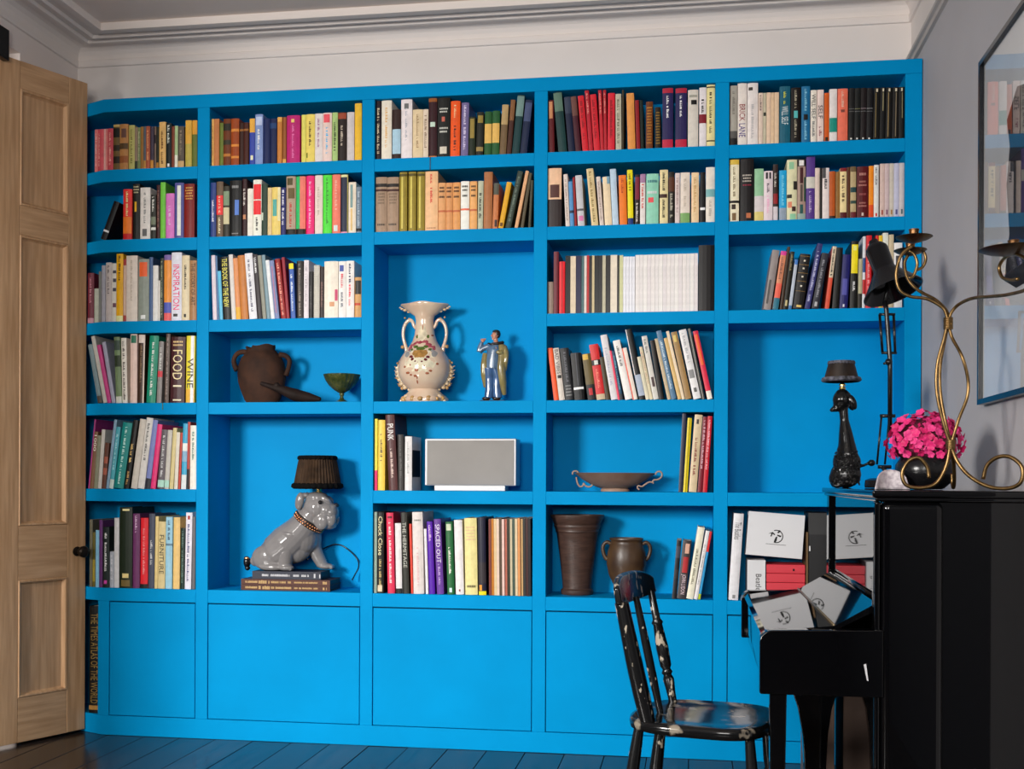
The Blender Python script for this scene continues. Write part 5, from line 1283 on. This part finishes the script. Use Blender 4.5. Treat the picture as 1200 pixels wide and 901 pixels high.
# raised gilded scrollwork on rim, shoulders and foot
for sgn in (-1, 1):
    g = MB()
    for (d, zy, r) in ((150, 148, 13), (172, 138, 11), (186, 128, 8), (120, 160, 12), (92, 172, 10)): g.ell(v4(305+sgn*d, zy), (r*kv*1.2, r*kv, r*kv*.8), seg=10, rings=6)
    for i in range(13):
        t = i/12; zy = 560+t*175; d = vr(834-zy)+(10 if i % 2 else 2)
        g.ell(v4(305+sgn*d*.97, zy, -.006), ((22 if i % 2 else 15)*kv, 16*kv, 14*kv), (0, sgn*.5, 0), 10, 6)
        if i % 2: g.tube([v4(305+sgn*(d-4), zy+3), v4(305+sgn*(d+24), zy-12)], [.0055, .001], 8, smooth=0)
    for (d, zy, r) in ((118, 795, 30), (142, 812, 24), (95, 770, 22), (160, 822, 16)): g.ell(v4(305+sgn*d, zy, -.03), (r*kv, r*kv*.8, r*kv*.8), seg=12, rings=8)
    g.build('gilded_scrollwork', mat('cream_gilt', (.62, .42, .22), .25, noise=(50, .5), rgb2=(.72, .58, .40), coat=.4), VS, smooth=True)['kind'] = 'stuff'
rl = MB()
for k in range(13):
    u = -1+2*k/12; rl.ell(v4(305+u*105, 140-26*math.cos(u*1.5)-(8 if k % 2 else 0), -.05*math.cos(u*1.5)*.6), (12*kv, 8*kv, 9*kv), seg=10, rings=6)
rl.build('rim_beading', _M['cream_gilt'], VS, smooth=True)['kind'] = 'stuff'
# figurine
fcp = Crop(550, 375, 9.017); YG2 = 0.12; F0 = fcp.at(YG2, 250, 845); kf = (fcp.at(YG2, 350, 500)-fcp.at(YG2, 250, 500)).x/100
FG = thing('figurine', (F0.x, YG2, Z4), 'small painted figurine of a standing man in an open tan coat, blue sweater and trousers', 'figurine')
def f4(zx, zy, dy=0.0): return Vector((F0.x+(zx-250)*kf, YG2+dy*kf, Z4+0.001+(846-zy)*kf))
gz = dict(coat=.6)
JEAN = mat('blue_glaze', (.055, .12, .26), .15, noise=(30, .3), **gz); SWE = mat('blue_grey_glaze', (.09, .16, .26), .15, noise=(40, .3), **gz); TAN = mat('tan_glaze', (.24, .19, .07), .15, noise=(25, .3), **gz); SKN = mat('skin_glaze', (.50, .22, .14), .2, **gz); HAIR = mat('dark_hair_glaze', (.02, .013, .01), .25)
bd = MB(); bd.ell(f4(268, 150), (36*kf, 36*kf, 46*kf)); bd.tube([f4(275, 180), f4(280, 230)], [22*kf, 28*kf], 12, smooth=0); bd.ell(f4(233, 152, -10), (8*kf, 8*kf, 9*kf)); bd.ell(f4(300, 150, -22), (7*kf, 6*kf, 12*kf))
bd.ell(f4(256, 185, -12), (20*kf, 20*kf, 14*kf))
bd.ell(f4(145, 205, -20), (18*kf, 16*kf, 18*kf))
for i in range(4): bd.tube([f4(138+9*i, 200, -24+4*i), f4(146+9*i, 186, -34), f4(158+8*i, 188, -34)], [6*kf, 5*kf, 4*kf], 8)
bd.tube([f4(130, 208, -14), f4(124, 192, -24), f4(134, 182, -30)], [6*kf, 5*kf, 4*kf], 8)
bd.ell(f4(286, 305, -50), (20*kf, 14*kf, 22*kf))
for i in range(4): bd.tube([f4(276, 292+10*i, -58), f4(262, 294+10*i, -62), f4(258, 300+10*i, -56)], [6*kf, 5*kf, 4*kf], 8)
bd.tube([f4(296, 290, -58), f4(286, 278, -64)], [6*kf, 4*kf], 8, smooth=0)
bd.tube([f4(280, 230), f4(270, 400), f4(260, 480)], [40*kf, 50*kf, 45*kf], 12)
remesh(bd.build('body', SKN, FG, smooth=True), 0.0011, 2)
h = MB(); h.ell(f4(292, 135, 6), (36*kf, 38*kf, 44*kf)); h.ell(f4(280, 108), (40*kf, 36*kf, 20*kf)); remesh(h.build('hair', HAIR, FG, smooth=True), 0.0015, 2)
MB().ell(f4(228, 178, -10), (4*kf, 10*kf, 2.5*kf)).build('mouth', mat('lip_glaze', (.35, .05, .04), .3), FG, smooth=True)
eyes = MB(); eyes.ell(f4(240, 142, -26), (4*kf, 3*kf, 3*kf)); eyes.build('eye', HAIR, FG, smooth=True)
eyes = MB(); eyes.ell(f4(238, 142, 6), (4*kf, 3*kf, 3*kf)); eyes.build('eye', HAIR, FG, smooth=True)
tr = MB()
for x0, x1, dy in ((215, 205, -14), (292, 300, 4)): tr.tube([f4(235+(x0-250)*.6, 490, dy), f4(x0, 600, dy), f4(x0+2, 700, dy), f4(x1, 800, dy)], [62*kf, 52*kf, 48*kf, 46*kf], 14)
tr.ell(f4(250, 510), (78*kf, 52*kf, 50*kf)); remesh(tr.build('trousers', JEAN, FG, smooth=True), 0.0016, 3)
sw = MB(); sw.tube([f4(282, 225), f4(262, 300), f4(250, 400), f4(245, 498)], [44*kf, 74*kf, 76*kf, 74*kf], 16); sw.ell(f4(262, 290), (86*kf, 48*kf, 60*kf))
sw.tube([f4(205, 260), f4(140, 285, -10), f4(105, 320, -16)], [34*kf, 30*kf, 28*kf], 12); sw.tube([f4(105, 320, -16), f4(112, 270, -20), f4(135, 218, -20)], [28*kf, 25*kf, 21*kf], 12); remesh(sw.build('sweater', SWE, FG, smooth=True), 0.0016, 3)
ct = MB()
ct.tube([f4(172, 335, -20), f4(160, 450, -22), f4(162, 560, -20), f4(176, 690, -10)], [30*kf, 38*kf, 38*kf, 24*kf], 12)
ct.tube([f4(340, 250), f4(345, 360, -10), f4(340, 500, -14), f4(355, 640, -12), f4(372, 770, 0)], [44*kf, 46*kf, 50*kf, 42*kf, 22*kf], 14)
ct.tube([f4(365, 270), f4(392, 340, -20), f4(388, 430, -26), f4(385, 520, -10)], [34*kf, 28*kf, 26*kf, 10*kf], 12)
ct.tube([f4(350, 330, -40), f4(320, 335, -52), f4(298, 318, -54)], [26*kf, 22*kf, 20*kf], 12)
ct.ell(f4(285, 400, 40), (120*kf, 26*kf, 180*kf)); ct.ell(f4(285, 600, 36), (105*kf, 22*kf, 150*kf)); ct.ell(f4(310, 245, 14), (60*kf, 44*kf, 26*kf))
remesh(ct.build('coat', TAN, FG, smooth=True), 0.0018, 3)
c2 = MB().tube([f4(200, 232, -30), f4(250, 245, -48), f4(310, 235, -40), f4(350, 225, -14), f4(340, 215, 30)], [8*kf, 12*kf, 16*kf, 18*kf, 14*kf], 10); c2.build('collar', HAIR, FG, smooth=True)
for x in (195, 305): MB().ell(f4(x-14, 806, -18), (46*kf, 26*kf, 20*kf)).build('shoe', HAIR, FG, smooth=True)
MB().prism([(f4(115, 0).x, YG2-60*kf), (f4(130, 0).x, YG2-75*kf), (f4(370, 0).x, YG2-75*kf), (f4(390, 0).x, YG2-50*kf), (f4(385, 0).x, YG2+60*kf), (f4(130, 0).x, YG2+60*kf)], Z4+0.0005, Z4+24*kf).build('base', mat('brown_base_glaze', (.05, .03, .018), .35), FG, bevel=0.004)
# ------------------------------------------------------------------ silver box on white plinth (third bay, fifth shelf)
rc = Crop(430, 475, 5.714); Z5 = BOTS[4]; YR0 = 0.06
xa, xb = rc.at(YR0, 388, 300).x, rc.at(YR0, 1000, 300).x; za, zb = rc.at(YR0, 700, 538).z, rc.at(YR0, 700, 222).z
RB = thing('silver_box', ((xa+xb)/2, YR0, Z5), 'brushed silver box with a blank panel on a low white stand', 'speaker')
SIL = mat('satin_aluminium', (0.50, 0.50, 0.52), 0.45, metal=0.5); 
MB().box(xa, xb, YR0, YR0+0.11, za, zb).build('case', SIL, RB, bevel=0.004)
MB().box(xa+0.009, xb-0.009, YR0-0.003, YR0, za+0.004, zb-0.007).build('front_panel', mat('grey_metal_mesh', (0.30, 0.285, 0.27), 0.7, ior=1.3, noise=(3, .2)), RB, bevel=0.002)
MB().box(rc.at(YR0, 452, 550).x, rc.at(YR0, 925, 550).x, YR0-0.001, YR0+0.09, Z5+0.0005, za+0.0005).build('stand', mat('white_stand', (.75, .74, .73), .4), RB, bevel=0.002)
# ------------------------------------------------------------------ shallow bowl (fourth bay, fifth shelf)
wc = Crop(630, 475, 5.4545); YW = 0.12; W0 = wc.at(YW, 495, 552); kw = (wc.at(YW, 595, 500)-wc.at(YW, 495, 500)).x/100
BW = thing('shallow_bowl', (W0.x, YW, Z5), 'shallow brown glazed bowl with curled handles on a low foot', 'bowl')
def w4(zx, zy, dy=0.0): return Vector((W0.x+(zx-495)*kw, YW+dy, Z5+0.001+(552-zy)*kw))
BRN = mat('streaked_brown_glaze', (0.16, 0.075, 0.042), 0.3, noise=(9, .5), rgb2=(0.24, 0.16, 0.12), bump=(25, .2)); ys_ = 0.098/(265*kw)
def flat_lathe(prof, fn=None):
    mb = MB().lathe([(r*kw, z*kw) for r, z in prof], 64, (0, 0, 0), fn=fn); mb.v = [(W0.x+v[0], YW+v[1]*ys_, Z5+0.001+v[2]) for v in mb.v]; return mb
flat_lathe([(20, 18), (95, 20), (150, 40), (205, 72), (240, 100), (262, 116), (255, 119), (230, 104), (190, 78), (120, 50), (10, 40)]).build('dish', BRN, BW, smooth=True, sharp=60)
flat_lathe([(92, 0), (92, 10), (82, 20), (60, 22)]).build('foot', mat('pale_clay', (.32, .20, .14), .5), BW, smooth=True, sharp=50)
for pts in ([(752, 445), (762, 428), (782, 424), (795, 440), (788, 462), (768, 475), (745, 478), (735, 490), (742, 500)], [(735, 492), (712, 492), (690, 505), (668, 520), (645, 515), (640, 530), (652, 540)]):
    MB().tube([w4(x, y, -.02) for x, y in pts], 0.0036, 8).build('curled_handle', mat('pale_scroll_glaze', (.36, .24, .18), .35), BW, smooth=True)
for pts in ([(225, 446), (226, 430), (242, 422), (258, 428), (262, 442)], [(248, 462), (256, 500), (272, 522), (290, 518), (296, 502), (306, 516), (330, 524), (350, 514), (352, 500)]):
    MB().tube([w4(x, y, -.02) for x, y in pts], 0.0036, 8).build('curled_handle', _M['pale_scroll_glaze'], BW, smooth=True)
# ------------------------------------------------------------------ flared vase and urn (fourth bay, lowest shelf)
uc = Crop(630, 585, 5.4545); YU = 0.12; U0 = uc.at(YU, 252, 612); kk = (uc.at(YU, 345, 400)-uc.at(YU, 245, 400)).x/100; Z6 = BOTS[5]
DBR = mat('dark_brown_stoneware', (0.058, 0.030, 0.022), 0.42, noise=(18, .4), stretch=(1, 1, 6), bump=(40, .25))
FV = thing('flared_vase', (U0.x, YU, Z6), 'tall dark brown vase flaring towards its ringed rim', 'vase')
sc6 = (uc.at(YU, 245, 100).z-Z6)/505/1.0
def prof6(pr): return [(r*kk, z*sc6) for r, z in pr]
dY = min(1, 0.100/(172*kk)); pass
def oval(pr, c, seg=48):
    mb = MB().lathe(prof6(pr), seg); mb.v = [(c.x+v[0], YU+v[1]*dY, Z6+0.001+v[2]) for v in mb.v]; return mb
oval([(20, 0), (98, 0), (104, 10), (104, 28), (92, 38), (92, 50), (98, 120), (112, 240), (124, 330), (132, 390), (140, 400), (138, 408), (146, 425), (150, 436), (147, 442), (160, 470), (172, 495), (172, 505), (164, 503), (140, 430), (100, 200), (20, 60)], U0).build('body', DBR, FV, smooth=True, sharp=45)
UR0 = uc.at(YU, 567, 626); UR = thing('two_handled_urn', (UR0.x, YU, Z6), 'round brown two-handled urn behind the chair back', 'urn')
UBR = mat('golden_brown_stoneware', (0.095, 0.052, 0.022), 0.38, noise=(12, .45), rgb2=(.035, .018, .011), bump=(30, .25))
oval([(20, 0), (70, 0), (74, 14), (62, 26), (80, 60), (112, 130), (126, 200), (120, 270), (104, 320), (98, 334), (100, 344), (108, 352), (106, 362), (98, 362), (90, 340), (100, 250), (20, 60)], UR0).build('body', UBR, UR, smooth=True, sharp=50)
for s in (-1, 1):
    P = lambda d, z: Vector((UR0.x+s*d*kk, YU, Z6+z*sc6))
    MB().tube([P(96, 322), P(122, 336), P(145, 318), P(150, 285), P(138, 245), P(120, 225)], [.008, .008, .0075, .0075, .008, .009], 12).build('handle', UBR, UR, smooth=True)
# ------------------------------------------------------------------ atlas in the slot by the door
ab = make_book(0.052, 0.462, 0.16, '141414', ['T:.09:.93:98804c:THE_TIMES_ATLAS_OF_THE_WORLD', 'b:.03:.07:b08a50'], 1.0, 'b', True)
ab.location = (-0.4775, 0.040, 0.0835); tag(ab, 'very tall black atlas with gold lettering in the slot beside the door', 'book', 'books on the blue shelves')
# ------------------------------------------------------------------ boxes on the lowest shelf behind the piano
oc = Crop(840, 590, 5.4545); WB = mat('white_card_box', (.66, .66, .68), .45); yb0 = 0.03
def ocx(zx, y=yb0): return oc.at(y, zx, 400).x
def ocz(zy, y=yb0): return oc.at(y, 300, zy).z
x0_, x1_ = ocx(196), ocx(312); zt = ocz(362)
wb = tag(MB().box(x0_, x1_, yb0, yb0+0.16, Z6+0.0005, zt).build('boxed_book', WB, bevel=0.0015), 'white boxed book standing beside the red boxes', 'box')
me = text_mesh('Beatles', 'title')
for v in me.vertices: v.co = (x1_-0.012-(1-v.co.y)*0.022-0.004, yb0-0.0006, zt-0.055-v.co.x*0.075)
me.materials.append(bmat('303030', 1)); to = bpy.data.objects.new('title', me); COL.objects.link(to); to.parent = wb
rx0, rx1 = ocx(318), ocx(566); zr_top = ocz(388); nr = 4; hh = (zr_top-Z6)/nr
for i in range(nr):
    rb = tag(MB().box(rx0, rx1, yb0+0.002, yb0+0.17, Z6+i*hh+0.0006, Z6+(i+1)*hh-0.0004).build('red_box', mat('red_card', (.62, .035, .055), .5), bevel=0.0025), ['red card box at the bottom of the stack behind the piano', 'red card box second from the bottom of its stack', 'red card box second from the top of its stack', 'red card box at the top of the stack under the white box'][i], 'box', 'red boxes')
    if i == 3: MB().box(rx0+(rx1-rx0)*.68, rx0+(rx1-rx0)*.72, yb0, yb0+0.002, Z6+(i+.3)*hh, Z6+(i+.55)*hh).build('clasp', BLACKM, rb)
# white box with a round emblem, lying tilted on the boxes below
cx0, cx1 = ocx(180), ocx(542); zc = max(zt, zr_top)+0.004
wbx = cx1-cx0; hbx = 0.172; TM = Matrix.Translation((cx0+0.002, yb0-0.004, zc+0.018)) @ Matrix.Rotation(math.radians(4.2), 4, 'Y') @ Matrix.Rotation(math.radians(-3), 4, 'X')
wbo = tag(xf(MB().box(0, wbx, 0, 0.10, 0, hbx), TM).build('white_box', WB, bevel=0.0015), 'large white box with a round black emblem resting on the red boxes', 'box')
def emb(parent, cx, cz, s):
    e = MB(); n = 28
    for k in range(n):              # open ring
        a0, a1 = -1.9+3.9*k/n, -1.9+3.9*(k+1)/n
        e.add([TM @ Vector((cx+s*r*math.cos(a), -0.0008, cz+s*r*math.sin(a))) for r, a in ((1, a0), (.86, a0), (.86, a1), (1, a1))], [(0, 1, 2, 3)])
    for pts in (((.05, .55), (.35, 1.0), (.62, .85), (.3, .5)), ((-.1, -.1), (.15, .0), (.1, -.6), (-.1, -1.0), (-.35, -.95), (-.25, -.5)), ((-1.25, .3), (-.6, .62), (-.2, .3), (-.28, .15), (-.65, .42)), ((-.75, .45), (-.9, -.05), (-.75, -.1), (-.55, .4)), ((.1, .3), (.75, .15), (.6, -.1), (.1, .1))):
        e.add([TM @ Vector((cx+s*x, -0.0009, cz+s*y)) for x, y in pts], [tuple(range(len(pts)))])
    e.add([TM @ Vector((cx-s*1.5+dx, -0.0008, cz-s*1.25+dz)) for dx, dz in ((0, 0), (s*3, 0), (s*3, s*.06), (0, s*.06))], [(0, 1, 2, 3)])
    e.build('emblem', bmat('181818', 1), parent)
emb(wbo, wbx*.52, hbx*.47, 0.026)
# black box file at the end
dx0, dx1 = ocx(585), ocx(726)
bf = thing('box_file', ((dx0+dx1)/2, yb0, Z6), 'tall black box file between the red boxes and the shelf end', 'box file')
MB().box(dx0, dx1, yb0+0.005, yb0+0.19, Z6+0.0005, ocz(55)).build('case', mat('black_card', (.010, .010, .011), .45), bf, bevel=0.002)
MB().box(dx0+0.002, dx1-0.002, yb0+0.003, yb0+0.005, ocz(195), ocz(60)).build('label_panel', mat('charcoal_card', (.03, .03, .031), .6), bf)
MB().box(dx0+0.003, dx0+0.008, yb0+0.001, yb0+0.005, ocz(300), ocz(268)).build('clip', mat('white_clip', (.7, .7, .7), .4), bf)
cbx = tag(MB().box(dx0-0.0085, dx0-0.0015, yb0-0.002, yb0+0.17, Z6+0.0005, ocz(180)).build('card_folder', bmat('7a6448', 1)), 'thin brown card folder standing against the black box file', 'folder')
# bookmark ribbons hanging over the shelf edges
for px, y0p, y1p, hx in ((504, 184, 199, '4a3420'), (190.5, 472, 480, '5a6a3a')):
    a = onY(-0.002, px, y0p); b_ = onY(-0.002, px, y1p)
    tag(MB().box(a.x-0.0015, a.x+0.0015, -0.0015, -0.0005, b_.z, a.z).build('bookmark_ribbon', bmat(hx, 1)), 'short %s bookmark ribbon hanging over the %s shelf edge' % (('brown', 'top') if px > 300 else ('green', 'fourth')), 'ribbon')
